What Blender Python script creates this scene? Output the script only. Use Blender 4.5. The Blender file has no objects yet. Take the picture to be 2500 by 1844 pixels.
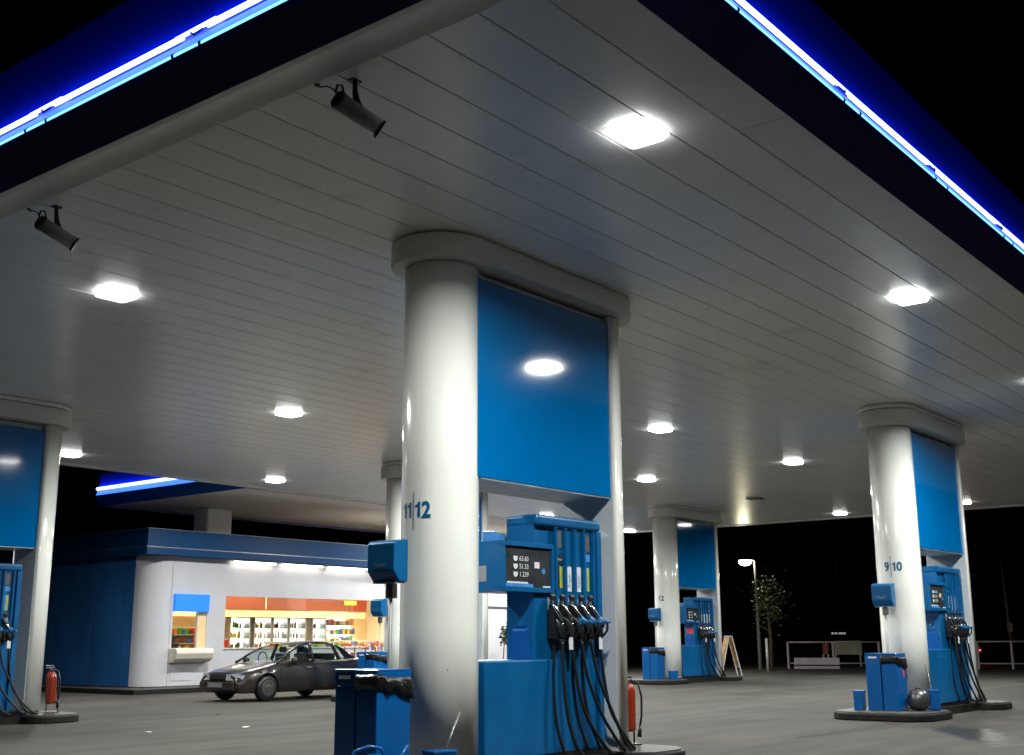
import bpy, bmesh, math, random
from mathutils import Vector, Matrix
random.seed(7)
S = bpy.context.scene
COL = S.collection
PI = math.pi
# ------------------------------------------------------------------ materials
def _n(nt, t, x=0, y=0):
    n = nt.nodes.new(t); n.location = (x, y); return n
def mat(name, col, rough=.5, metal=0., var=.12, scale=3., bump=0., bscale=60., coat=0., dirt=None, spec=.5, stretch=None):
    """procedural paint / metal / stone: base colour broken up by noise, optional dirt and bump"""
    m = bpy.data.materials.new(name); m.use_nodes = True
    nt = m.node_tree; b = nt.nodes['Principled BSDF']
    tc = _n(nt, 'ShaderNodeTexCoord', -900, 0)
    src = tc.outputs['Object']
    if stretch:
        mp = _n(nt, 'ShaderNodeMapping', -720, 0); mp.inputs['Scale'].default_value = stretch
        nt.links.new(src, mp.inputs['Vector']); src = mp.outputs['Vector']
    no = _n(nt, 'ShaderNodeTexNoise', -540, 0); no.inputs['Scale'].default_value = scale
    no.inputs['Detail'].default_value = 6; no.inputs['Roughness'].default_value = .6
    nt.links.new(src, no.inputs['Vector'])
    r = _n(nt, 'ShaderNodeValToRGB', -360, 0)
    r.color_ramp.elements[0].position = .3; r.color_ramp.elements[1].position = .7
    lo = [max(0, c * (1 - var)) for c in col]; hi = [min(1, c * (1 + var)) for c in col]
    r.color_ramp.elements[0].color = (*lo, 1); r.color_ramp.elements[1].color = (*hi, 1)
    nt.links.new(no.outputs['Fac'], r.inputs['Fac'])
    out = r.outputs['Color']
    if dirt:
        n2 = _n(nt, 'ShaderNodeTexNoise', -540, 300); n2.inputs['Scale'].default_value = dirt[1]; n2.inputs['Detail'].default_value = 9
        n2.inputs['Roughness'].default_value = .7
        nt.links.new(tc.outputs['Object'], n2.inputs['Vector'])
        r2 = _n(nt, 'ShaderNodeValToRGB', -360, 300)
        r2.color_ramp.elements[0].position = dirt[2]; r2.color_ramp.elements[1].position = dirt[2] + .12
        nt.links.new(n2.outputs['Fac'], r2.inputs['Fac'])
        mx = _n(nt, 'ShaderNodeMixRGB', -160, 150)
        nt.links.new(r2.outputs['Color'], mx.inputs['Fac']); nt.links.new(out, mx.inputs['Color1'])
        mx.inputs['Color2'].default_value = (*dirt[0], 1)
        out = mx.outputs['Color']
    nt.links.new(out, b.inputs['Base Color'])
    rr = _n(nt, 'ShaderNodeMapRange', -360, -250)
    rr.inputs['To Min'].default_value = max(0.02, rough * .82); rr.inputs['To Max'].default_value = min(1, rough * 1.2)
    nt.links.new(no.outputs['Fac'], rr.inputs['Value']); nt.links.new(rr.outputs['Result'], b.inputs['Roughness'])
    b.inputs['Metallic'].default_value = metal
    b.inputs['Specular IOR Level'].default_value = spec
    b.inputs['Coat Weight'].default_value = coat; b.inputs['Coat Roughness'].default_value = .04
    if bump:
        n3 = _n(nt, 'ShaderNodeTexNoise', -540, -450); n3.inputs['Scale'].default_value = bscale; n3.inputs['Detail'].default_value = 5
        nt.links.new(tc.outputs['Object'], n3.inputs['Vector'])
        bp = _n(nt, 'ShaderNodeBump', -200, -400); bp.inputs['Strength'].default_value = bump; bp.inputs['Distance'].default_value = .02
        nt.links.new(n3.outputs['Fac'], bp.inputs['Height']); nt.links.new(bp.outputs['Normal'], b.inputs['Normal'])
    return m
def emi(name, col, st, var=.06, base=(.8, .8, .8), scale=6.):
    m = mat(name, base, .5, var=.03)
    nt = m.node_tree; b = nt.nodes['Principled BSDF']
    tc = _n(nt, 'ShaderNodeTexCoord', -900, -700); no = _n(nt, 'ShaderNodeTexNoise', -700, -700); no.inputs['Scale'].default_value = scale
    nt.links.new(tc.outputs['Object'], no.inputs['Vector'])
    r = _n(nt, 'ShaderNodeValToRGB', -500, -700)
    r.color_ramp.elements[0].color = (*[c * (1 - var) for c in col], 1); r.color_ramp.elements[1].color = (*[c * (1 + var) for c in col], 1)
    nt.links.new(no.outputs['Fac'], r.inputs['Fac']); nt.links.new(r.outputs['Color'], b.inputs['Emission Color'])
    b.inputs['Emission Strength'].default_value = st
    return m
def glassm(name, col=(.8, .9, .9), rough=.02, trans=1.):
    m = mat(name, col, rough, var=.02)
    b = m.node_tree.nodes['Principled BSDF']
    b.inputs['Transmission Weight'].default_value = trans; b.inputs['IOR'].default_value = 1.45
    return m
def thin_glass(name, tint=(.93, .95, .95), refl=.06):
    """shop glazing: mostly see-through with a faint mirror"""
    m = bpy.data.materials.new(name); m.use_nodes = True; nt = m.node_tree
    nt.nodes.clear(); o = _n(nt, 'ShaderNodeOutputMaterial', 300); mx = _n(nt, 'ShaderNodeMixShader', 100)
    t = _n(nt, 'ShaderNodeBsdfTransparent', -100, 50); g = _n(nt, 'ShaderNodeBsdfGlossy', -100, -80)
    no = _n(nt, 'ShaderNodeTexNoise', -500, 50); no.inputs['Scale'].default_value = 2
    rp = _n(nt, 'ShaderNodeValToRGB', -300, 50)
    rp.color_ramp.elements[0].color = (*[c * .96 for c in tint], 1); rp.color_ramp.elements[1].color = (*tint, 1)
    nt.links.new(no.outputs['Fac'], rp.inputs['Fac']); nt.links.new(rp.outputs['Color'], t.inputs['Color'])
    g.inputs['Roughness'].default_value = .02
    lw = _n(nt, 'ShaderNodeLayerWeight', -500, 300); lw.inputs['Blend'].default_value = .5
    pw = _n(nt, 'ShaderNodeMath', -300, 300); pw.operation = 'POWER'; pw.inputs[1].default_value = 4
    nt.links.new(lw.outputs['Facing'], pw.inputs[0])
    ma = _n(nt, 'ShaderNodeMath', -100, 300); ma.operation = 'MULTIPLY_ADD'; ma.inputs[1].default_value = .7; ma.inputs[2].default_value = refl
    nt.links.new(pw.outputs['Value'], ma.inputs[0]); nt.links.new(ma.outputs['Value'], mx.inputs['Fac'])
    nt.links.new(t.outputs['BSDF'], mx.inputs[1]); nt.links.new(g.outputs['BSDF'], mx.inputs[2]); nt.links.new(mx.outputs['Shader'], o.inputs['Surface'])
    return m

BLUE = (.0, .108, .30)
M = dict(
 ceil=mat('ceiling_lamella_paint', (.84, .84, .83), .30, var=.04, scale=1.2, dirt=((.70, .68, .64), .8, .58), spec=.5),
 trim=mat('ceiling_trim_paint', (.80, .79, .78), .45, var=.06, scale=1.5),
 gap=mat('shadow_gap_black', (.012, .011, .01), .8),
 white=mat('white_enamel', (.88, .89, .84), .18, var=.04, scale=1.4, coat=.5, dirt=((.60, .57, .50), 2.4, .68), stretch=(3, 3, .6)),
 ring=mat('grey_white_trim_enamel', (.66, .65, .61), .4, var=.05, scale=2),
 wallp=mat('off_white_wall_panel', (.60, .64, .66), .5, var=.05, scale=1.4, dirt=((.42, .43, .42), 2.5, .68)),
 blue=mat('blue_powder_coat', BLUE, .32, var=.14, scale=2.2, coat=.08, dirt=((.008, .085, .23), 3.2, .60)),
 bluepanel=mat('blue_gloss_sign_panel', (.0, .145, .43), .07, var=.10, scale=.9, coat=.25, dirt=((.0, .135, .38), 1.4, .56)),
 bluedk=mat('blue_satin_plastic', (.0, .085, .33), .38, var=.08, scale=4, dirt=((.006, .06, .2), 5., .64)),
 bluebin=mat('blue_sheet_metal', (.0, .095, .33), .3, var=.07, scale=3, coat=.2, dirt=((.01, .09, .26), 4.5, .66)),
 alu=mat('brushed_aluminium', (.42, .45, .5), .35, .8, var=.2, scale=5, stretch=(1, 1, 12)),
 under=mat('galvanised_soffit', (.38, .42, .48), .38, .6, var=.3, scale=4),
 navy=mat('navy_fascia_enamel', (.09, .075, .30), .45, var=.15, scale=1.3),
 fascia=mat('deep_blue_fascia', (.001, .045, .66), .4, var=.08, scale=1.2),
 fascia2=mat('mid_blue_fascia', (.0, .045, .15), .45, var=.1, scale=1.3, spec=.3),
 under2=mat('second_canopy_blue_underside', (.0, .11, .42), .45, var=.1, scale=1.3),
 shopside=mat('pale_cladding_blue_shade', (.025, .13, .36), .28, var=.3, scale=.9, coat=.3, stretch=(1, 1, .4)),  # side cladding: shade and blue light on a pale wall painted into the colour
 shopwhite=mat('pale_cladding', (.56, .56, .60), .45, var=.05, scale=1.2),
 rubber=mat('black_rubber', (.012, .012, .014), .35, var=.2, scale=8),
 black=mat('black_plastic', (.015, .015, .017), .4, var=.2, scale=8),
 chrome=mat('worn_chrome', (.62, .62, .62), .2, 1., var=.2, scale=10),
 steel=mat('grey_steel', (.20, .21, .22), .38, .7, var=.2, scale=8),
 kerb=mat('black_painted_kerb', (.008, .0075, .007), .6, var=.4, scale=4, dirt=((.07, .065, .055), 7., .70), bump=.3, spec=.3),
 islandtop=mat('dirty_island_concrete', (.060, .056, .052), .55, var=.4, scale=5, bump=.4, dirt=((.03, .028, .025), 4., .58)),
 stickgrey=mat('grey_sticker', (.30, .32, .34), .6, var=.25, scale=40),
 stickdk=mat('dark_grey_label', (.10, .10, .11), .5, var=.25, scale=30),
 spotgrey=mat('spotlight_housing', (.55, .56, .57), .35, var=.1, coat=.3),
 cglass=thin_glass('see_through_car_glass', (.86,.92,.88)),
 seat=mat('dark_seat_cloth', (.03,.03,.035), .8),
 sticklabel=mat('white_label', (.72, .74, .78), .5, var=.06, scale=14),
 stickblack=mat('black_label', (.02, .02, .025), .4, var=.1),
 stickyel=mat('yellow_green_label', (.42, .45, .05), .5, var=.35, scale=18),
 stickblue=mat('light_blue_label', (.06, .26, .62), .4, var=.3, scale=16),
 ink=mat('blue_number_ink', (.0, .12, .27), .45, var=.08),
 inkthin=mat('grey_blue_line_ink', (.2, .27, .3), .5),
 red=mat('red_extinguisher_paint', (.27, .028, .010), .25, var=.12, coat=.5),
 screen=mat('display_glass', (.045, .05, .055), .08, var=.3, scale=6, coat=.6),
 bag=mat('black_bin_liner', (.005, .005, .006), .3, var=.3, scale=20, bump=.5, bscale=30),
 tubew=emi('white_blue_neon', (1.5, 1.7, 8.), 1.2, .03),
 tubec=emi('cyan_neon', (.32, .95, 1.5), 1.1, .05),
 trough=emi('blue_lit_trough', (.08, .27, 1.0), 1.1, .15, base=(.02, .1, .6)),
 lamp=emi('lamp_diffuser', (1., 1.02, 1.), 15., .03),
 tubeshop=emi('warm_fluorescent_tube', (1., .93, .82), 9., .02),
 orange=mat('orange_bulkhead', (.21, .042, .012), .5, var=.08, scale=3),
 warm=mat('warm_cream_wall', (.85, .62, .34), .6, var=.06, scale=2),
 pale=mat('pale_cream_wall', (.72, .66, .56), .6, var=.06, scale=2),
 shopfloor=mat('shop_floor_tiles', (.5, .46, .4), .3, var=.1),
 shopglass=thin_glass('shop_window_glass'),
 fridgelit=emi('fridge_back_light', (1., .93, .70), 7.0, .15),
 bluesign=emi('lit_blue_sign', (.0, .19, .95), .8, .25, scale=3, base=(.02,.15,.5)),
 carpaint=mat('dusty_dark_car_paint', (.022, .018, .0175), .30, .1, var=.2, scale=3, coat=.45, dirt=((.045, .038, .034), 3., .6)),
 carglass=mat('tinted_car_glass', (.012, .02, .02), .04, var=.3, scale=2, coat=1.),
 carglass2=mat('side_car_glass', (.02, .028, .026), .05, var=.8, scale=3, coat=1.),
 headlight=mat('headlight_glass', (.55, .57, .58), .12, .5, var=.5, scale=20, coat=1.),
 plate=mat('number_plate', (.14, .14, .14), .5, var=.1),
 hub=mat('dull_wheel_steel', (.07, .062, .058), .45, .4, var=.3, scale=10),
 bark=mat('tree_bark', (.06, .045, .03), .8, var=.3, scale=15, bump=.5),
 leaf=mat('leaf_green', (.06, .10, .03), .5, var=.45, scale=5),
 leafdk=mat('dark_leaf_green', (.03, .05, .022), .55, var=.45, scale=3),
 flower=mat('orange_red_flower', (.6, .12, .04), .5, var=.4, scale=10),
 wallbk=mat('distant_dark_render', (.05, .045, .045), .7, var=.2, scale=.4),
 winframe=mat('window_frame_paint', (.80, .78, .82), .5, var=.1),
 winglass=mat('dark_window_pane', (.006, .006, .008), .1, var=.2),
 pole=mat('galvanised_pole', (.4, .4, .38), .5, .3, var=.15),
 lampyel=emi('street_lamp_glow', (1., .95, .60), 14., .02),
 redlit=emi('red_lamp_glow', (1., .05, .03), 9., .02),
 beige=mat('beige_sheet', (.42, .40, .32), .6, var=.12, scale=1.5),
 lowwall=mat('pale_low_wall', (.42, .36, .40), .6, var=.12, scale=1.5, dirt=((.2, .17, .19), 2, .6)),
 boardbrown=mat('advert_board_print', (.5, .27, .10), .5, var=.6, scale=3.),
 soffit2=mat('second_canopy_soffit', (.80, .74, .68), .5, var=.06, scale=1.),
 paper=mat('scrap_paper', (.6, .57, .5), .7, var=.1),
 pinksign=mat('red_sticker', (.75, .06, .10), .4, var=.3, scale=9),
)
# ground -------------------------------------------------------------
def ground_mat():
    m = bpy.data.materials.new('worn_forecourt_asphalt'); m.use_nodes = True; nt = m.node_tree; L = nt.links
    b = nt.nodes['Principled BSDF']; tc = _n(nt, 'ShaderNodeTexCoord', -1400)
    def noise(s, d, r, st=None, y=0):
        n = _n(nt, 'ShaderNodeTexNoise', -1000, y); n.inputs['Scale'].default_value = s; n.inputs['Detail'].default_value = d; n.inputs['Roughness'].default_value = r
        if st:
            mp = _n(nt, 'ShaderNodeMapping', -1200, y); mp.inputs['Scale'].default_value = st
            L.new(tc.outputs['Object'], mp.inputs['Vector']); L.new(mp.outputs['Vector'], n.inputs['Vector'])
        else: L.new(tc.outputs['Object'], n.inputs['Vector'])
        return n
    def ramp(n, a, ca, c, cc, y):
        r = _n(nt, 'ShaderNodeValToRGB', -780, y); e = r.color_ramp.elements
        e[0].position = a; e[0].color = (*ca, 1); e[1].position = c; e[1].color = (*cc, 1); L.new(n.outputs['Fac'], r.inputs['Fac']); return r
    big = noise(.35, 8, .62, None, 400); fine = noise(55, 4, .7, None, 100); oil = noise(.55, 5, .55, (1, 1.5, 1), -200); spots = noise(2.2, 6, .7, None, -500)
    r1 = ramp(big, .32, (.030, .0285, .0255), .68, (.074, .069, .060), 400)
    r2 = ramp(fine, .3, (.72, .72, .72), .75, (1.2, 1.2, 1.2), 100)
    mu = _n(nt, 'ShaderNodeMixRGB', -520, 250); mu.blend_type = 'MULTIPLY'; mu.inputs['Fac'].default_value = .8
    L.new(r1.outputs['Color'], mu.inputs['Color1']); L.new(r2.outputs['Color'], mu.inputs['Color2'])
    r3 = ramp(oil, .54, (0, 0, 0), .70, (.6, .6, .6), -200)
    m2 = _n(nt, 'ShaderNodeMixRGB', -320, 150); L.new(r3.outputs['Color'], m2.inputs['Fac']); L.new(mu.outputs['Color'], m2.inputs['Color1']); m2.inputs['Color2'].default_value = (.030, .028, .026, 1)
    r4 = ramp(spots, .63, (0, 0, 0), .70, (.75, .75, .75), -500)
    m3 = _n(nt, 'ShaderNodeMixRGB', -140, 100); L.new(r4.outputs['Color'], m3.inputs['Fac']); L.new(m2.outputs['Color'], m3.inputs['Color1']); m3.inputs['Color2'].default_value = (.022, .020, .019, 1)
    # long tyre streaks and a joint pattern
    st = noise(1.0, 6, .65, (.16, 1.9, 1), -800); r5 = ramp(st, .38, (.72,.72,.72), .66, (1.22,1.22,1.22), -800)
    m4 = _n(nt, 'ShaderNodeMixRGB', -60, 250); m4.blend_type = 'MULTIPLY'; m4.inputs['Fac'].default_value = .9
    L.new(m3.outputs['Color'], m4.inputs['Color1']); L.new(r5.outputs['Color'], m4.inputs['Color2'])
    # wet spill before the right island, ragged outline
    mp = _n(nt, 'ShaderNodeMapping', -1200, 900); mp.vector_type = 'TEXTURE'; mp.inputs['Location'].default_value = (16.3, 5.2, 0); mp.inputs['Rotation'].default_value = (0, 0, .55); mp.inputs['Scale'].default_value = (2.3, .55, 1)
    L.new(tc.outputs['Object'], mp.inputs['Vector']); ln = _n(nt, 'ShaderNodeVectorMath', -1000, 900); ln.operation = 'LENGTH'; L.new(mp.outputs['Vector'], ln.inputs[0])
    wn = noise(1.6, 6, .6, None, 1100); ad = _n(nt, 'ShaderNodeMath', -800, 1000); ad.operation = 'MULTIPLY_ADD'; ad.inputs[1].default_value = 1.9
    L.new(wn.outputs['Fac'], ad.inputs[0]); L.new(ln.outputs['Value'], ad.inputs[2])
    mr = _n(nt, 'ShaderNodeMapRange', -600, 1000); mr.inputs['From Min'].default_value = 1.45; mr.inputs['From Max'].default_value = 1.95; mr.inputs['To Min'].default_value = 1; mr.inputs['To Max'].default_value = 0
    L.new(ad.outputs['Value'], mr.inputs['Value'])
    mp2 = _n(nt, 'ShaderNodeMapping', -1200, 1400); mp2.vector_type = 'TEXTURE'; mp2.inputs['Location'].default_value = (15.1, 6.9, 0); mp2.inputs['Rotation'].default_value = (0, 0, -.07); mp2.inputs['Scale'].default_value = (1.1, .12, 1)
    L.new(tc.outputs['Object'], mp2.inputs['Vector']); ln2 = _n(nt, 'ShaderNodeVectorMath', -1000, 1400); ln2.operation = 'LENGTH'; L.new(mp2.outputs['Vector'], ln2.inputs[0])
    ad2 = _n(nt, 'ShaderNodeMath', -800, 1400); ad2.operation = 'MULTIPLY_ADD'; ad2.inputs[1].default_value = 1.6; L.new(spots.outputs['Fac'], ad2.inputs[0]); L.new(ln2.outputs['Value'], ad2.inputs[2])
    mr2 = _n(nt, 'ShaderNodeMapRange', -600, 1400); mr2.inputs['From Min'].default_value = 1.2; mr2.inputs['From Max'].default_value = 1.8; mr2.inputs['To Min'].default_value = .85; mr2.inputs['To Max'].default_value = 0
    L.new(ad2.outputs['Value'], mr2.inputs['Value']); m7 = _n(nt, 'ShaderNodeMixRGB', 0, 400); L.new(mr2.outputs['Result'], m7.inputs['Fac']); L.new(m4.outputs['Color'], m7.inputs['Color1']); m7.inputs['Color2'].default_value = (.018, .015, .012, 1); m4 = m7
    m5 = _n(nt, 'ShaderNodeMixRGB', 60, 250); L.new(mr.outputs['Result'], m5.inputs['Fac']); L.new(m4.outputs['Color'], m5.inputs['Color1']); m5.inputs['Color2'].default_value = (.024, .023, .023, 1)
    L.new(m5.outputs['Color'], b.inputs['Base Color'])
    rr = ramp(big, .35, (.74, .74, .74), .7, (.92, .92, .92), 700); b.inputs['Specular IOR Level'].default_value = .22
    m6 = _n(nt, 'ShaderNodeMixRGB', 60, 0); L.new(mr.outputs['Result'], m6.inputs['Fac']); L.new(rr.outputs['Color'], m6.inputs['Color1']); m6.inputs['Color2'].default_value = (.34, .34, .34, 1)
    L.new(m6.outputs['Color'], b.inputs['Roughness'])
    bp = _n(nt, 'ShaderNodeBump', -140, -300); bp.inputs['Strength'].default_value = .35; bp.inputs['Distance'].default_value = .006
    L.new(fine.outputs['Fac'], bp.inputs['Height']); L.new(bp.outputs['Normal'], b.inputs['Normal'])
    return m
M['ground'] = ground_mat()
# ------------------------------------------------------------------ geometry helpers
class MB:
    def __init__(s): s.v = []; s.f = []; s.sm = []; s.mi = []
    def add(s, vs, fs, smooth=False, mi=0):
        o = len(s.v); s.v += [tuple(v) for v in vs]; s.f += [tuple(i + o for i in f) for f in fs]
        s.sm += [smooth] * len(fs); s.mi += [mi] * len(fs); return s
    def box(s, a, b, mi=0):
        x0, y0, z0 = a; x1, y1, z1 = b
        if x0 > x1: x0, x1 = x1, x0
        if y0 > y1: y0, y1 = y1, y0
        if z0 > z1: z0, z1 = z1, z0
        return s.add([(x0,y0,z0),(x1,y0,z0),(x1,y1,z0),(x0,y1,z0),(x0,y0,z1),(x1,y0,z1),(x1,y1,z1),(x0,y1,z1)],
                     [(0,3,2,1),(4,5,6,7),(0,1,5,4),(1,2,6,5),(2,3,7,6),(3,0,4,7)], mi=mi)
    def prism(s, poly, z0, z1, smooth=False, mi=0):
        n = len(poly)
        a = sum(poly[i][0]*poly[(i+1)%n][1]-poly[(i+1)%n][0]*poly[i][1] for i in range(n))
        if a < 0: poly = poly[::-1]
        vs = [(x,y,z0) for x,y in poly] + [(x,y,z1) for x,y in poly]
        s.add(vs, [tuple(range(n))[::-1], tuple(range(n, 2*n))], mi=mi)
        return s.add(vs, [(i,(i+1)%n,n+(i+1)%n,n+i) for i in range(n)], smooth, mi)
    def extr(s, prof, axis, a, b, mi=0):
        """closed 2-D profile extruded along 'x' or 'y' (profile in the other axis and z)"""
        n = len(prof)
        f = (lambda p, t: (t, p[0], p[1])) if axis == 'x' else (lambda p, t: (p[0], t, p[1]))
        vs = [f(p, a) for p in prof] + [f(p, b) for p in prof]
        return s.add(vs, [tuple(range(n)), tuple(range(n, 2*n))[::-1]] + [(i,n+i,n+(i+1)%n,(i+1)%n) for i in range(n)], mi=mi)
    def lathe(s, prof, c=(0,0,0), n=24, axis='z', smooth=True, mi=0):
        vs = []; fs = []
        for r, h in prof:
            for k in range(n):
                a = 2*PI*k/n; p = (r*math.cos(a), r*math.sin(a), h)
                if axis == 'x': p = (p[2], p[0], p[1])
                if axis == 'y': p = (p[0], p[2], p[1])
                vs.append((c[0]+p[0], c[1]+p[1], c[2]+p[2]))
        m = len(prof)
        for j in range(m-1):
            for k in range(n): fs.append((j*n+k, j*n+(k+1)%n, (j+1)*n+(k+1)%n, (j+1)*n+k))
        s.add(vs, fs, smooth, mi)
        return s.add(vs, [tuple(range(n))[::-1], tuple((m-1)*n+k for k in range(n))], False, mi)
    def tube(s, path, r, n=8, mi=0, cap=True):
        path = [Vector(p) for p in path]; m = len(path); rs = r if isinstance(r, (list, tuple)) else [r]*m
        vs = []; up = Vector((0,0,1)); prev = None
        for i, p in enumerate(path):
            t = (path[min(i+1,m-1)] - path[max(i-1,0)]).normalized()
            if prev is None:
                a = up if abs(t.dot(up)) < .95 else Vector((1,0,0)); u = t.cross(a).normalized()
            else: u = (prev - t*prev.dot(t)).normalized()
            prev = u; w = t.cross(u)
            for k in range(n):
                an = 2*PI*k/n; vs.append(p + (u*math.cos(an) + w*math.sin(an))*rs[i])
        fs = [(i*n+k, i*n+(k+1)%n, (i+1)*n+(k+1)%n, (i+1)*n+k) for i in range(m-1) for k in range(n)]
        s.add(vs, fs, True, mi)
        if cap: s.add(vs, [tuple(range(n))[::-1], tuple((m-1)*n+k for k in range(n))], False, mi)
        return s
    def quad(s, a, b, c, d, mi=0): return s.add([a,b,c,d], [(0,1,2,3)], mi=mi)
    def build(s, name, mats, parent=None, bevel=0., seg=2, loc=None):
        me = bpy.data.meshes.new(name); me.from_pydata(s.v, [], s.f); me.update()
        for m in (mats if isinstance(mats, (list, tuple)) else [mats]): me.materials.append(m)
        me.polygons.foreach_set('use_smooth', s.sm); me.polygons.foreach_set('material_index', s.mi)
        bm = bmesh.new(); bm.from_mesh(me); bmesh.ops.remove_doubles(bm, verts=bm.verts, dist=1e-5)
        lv = [v for v in bm.verts if not v.link_faces]
        if lv: bmesh.ops.delete(bm, geom=lv, context='VERTS')
        bmesh.ops.recalc_face_normals(bm, faces=bm.faces)
        if bevel:
            es = [e for e in bm.edges if len(e.link_faces) == 2 and e.calc_face_angle(0) > .5]
            bmesh.ops.bevel(bm, geom=es, offset=bevel, segments=seg, profile=.5, affect='EDGES', clamp_overlap=True)
        bm.to_mesh(me); bm.free()
        o = bpy.data.objects.new(name, me); COL.objects.link(o)
        if parent: o.parent = parent
        if loc: o.location = loc
        return o
def tag(o, label=None, cat=None, group=None, kind=None):
    if label: o['label'] = label
    if cat: o['category'] = cat
    if group: o['group'] = group
    if kind: o['kind'] = kind
    return o
def empty(name, loc=(0,0,0), rz=0., label=None, cat=None, group=None, sc=1.):
    o = bpy.data.objects.new(name, None); COL.objects.link(o); o.location = loc; o.rotation_euler = (0,0,rz); o.scale = (sc,)*3
    o.empty_display_size = .1
    return tag(o, label, cat, group)
def copy_tree(o, parent=None, skip=()):
    c = o.copy(); COL.objects.link(c)
    if parent: c.parent = parent
    for ch in list(o.children):
        if ch.name.split('.')[0] in skip: continue
        copy_tree(ch, c, skip)
    return c
def stadium(x0, x1, r, n=16, cy=0.):
    p = []
    for k in range(n+1): a = PI/2 + PI*k/n; p.append((x0 + r*math.cos(a), cy + r*math.sin(a)))
    for k in range(n+1): a = -PI/2 + PI*k/n; p.append((x1 + r*math.cos(a), cy + r*math.sin(a)))
    return p
def rrect(x0, y0, x1, y1, r, n=6):
    p = []
    for cx, cy, a0 in ((x1-r,y1-r,0),(x0+r,y1-r,PI/2),(x0+r,y0+r,PI),(x1-r,y0+r,1.5*PI)):
        for k in range(n+1): a = a0 + PI/2*k/n; p.append((cx+r*math.cos(a), cy+r*math.sin(a)))
    return p
_F = {}
def text_mesh(txt, size, ext=0., bold=0.):
    cu = bpy.data.curves.new('t', 'FONT'); cu.body = txt; cu.size = size; cu.extrude = ext; cu.offset = bold
    cu.resolution_u = 4
    ob = bpy.data.objects.new('t', cu); COL.objects.link(ob)
    dg = bpy.context.evaluated_depsgraph_get(); me = bpy.data.meshes.new_from_object(ob.evaluated_get(dg))
    bpy.data.objects.remove(ob); bpy.data.curves.remove(cu)
    bm = bmesh.new(); bm.from_mesh(me); bmesh.ops.subdivide_edges(bm, edges=[e for e in bm.edges if e.calc_length() > size*.15], cuts=2)
    bmesh.ops.triangulate(bm, faces=bm.faces); bm.to_mesh(me); bm.free()
    return me
def put_text(name, txt, size, fn, m, parent, bold=0., ext=.0015):
    """lay flat text through fn(x, y, z) onto a surface; text is anchored at its left foot"""
    me = text_mesh(txt, size, ext, bold)
    for v in me.vertices: v.co = fn(v.co.x, v.co.y, v.co.z)
    me.name = name; me.materials.clear(); me.materials.append(m)
    o = bpy.data.objects.new(name, me); COL.objects.link(o); o.parent = parent
    return o
def text_w(me): return max(v.co.x for v in me.vertices)

# ------------------------------------------------------------------ camera
CAMZ = 1.25
f, yaw, pit, rol = 2861.23374, .897495109, .219908007, -.00461332562
cy_, sy_ = math.cos(yaw), math.sin(yaw)
fw = Vector((sy_*math.cos(pit), cy_*math.cos(pit), math.sin(pit))); rt = Vector((cy_, -sy_, 0)); up = rt.cross(fw)
r2 = math.cos(rol)*rt + math.sin(rol)*up; u2 = -math.sin(rol)*rt + math.cos(rol)*up
cam = bpy.data.cameras.new('camera'); co = bpy.data.objects.new('camera', cam); COL.objects.link(co)
co.matrix_world = Matrix(((r2.x,u2.x,-fw.x,0),(r2.y,u2.y,-fw.y,0),(r2.z,u2.z,-fw.z,CAMZ),(0,0,0,1)))
cam.sensor_width = 36; cam.lens = f/2500*36; cam.clip_end = 2000; cam.clip_start = .1
S.camera = co
# ------------------------------------------------------------------ sky and moonless night
w = bpy.data.worlds.new('World'); S.world = w; w.use_nodes = True
sk = w.node_tree.nodes.new('ShaderNodeTexSky'); sk.sky_type = 'NISHITA'; sk.sun_disc = False
sk.sun_elevation = math.radians(-6); sk.sun_rotation = math.radians(200)
w.node_tree.links.new(sk.outputs['Color'], w.node_tree.nodes['Background'].inputs['Color'])
w.node_tree.nodes['Background'].inputs['Strength'].default_value = .004
S.view_settings.view_transform = 'Standard'; S.view_settings.look = 'None'; S.view_settings.exposure = .15; S.view_settings.gamma = 1.
S.render.engine = 'CYCLES'; S.cycles.use_denoising = True; S.cycles.max_bounces = 8
S.cycles.sample_clamp_indirect = 6.; S.cycles.caustics_reflective = False; S.cycles.caustics_refractive = False
def area(name, loc, sx, sy, power, col=(1,1,1), spread=180, rot=(0,0,0)):
    l = bpy.data.lights.new(name, 'AREA'); l.shape = 'RECTANGLE'; l.size = sx; l.size_y = sy; l.energy = power; l.color = col; l.spread = math.radians(spread)
    o = bpy.data.objects.new(name, l); COL.objects.link(o); o.location = loc; o.rotation_euler = rot
    return o
# ------------------------------------------------------------------ ground
g = MB().quad((-150,-150,0),(400,-150,0),(400,400,0),(-150,400,0)).build('ground', M['ground']); tag(g, kind='structure')

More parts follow.
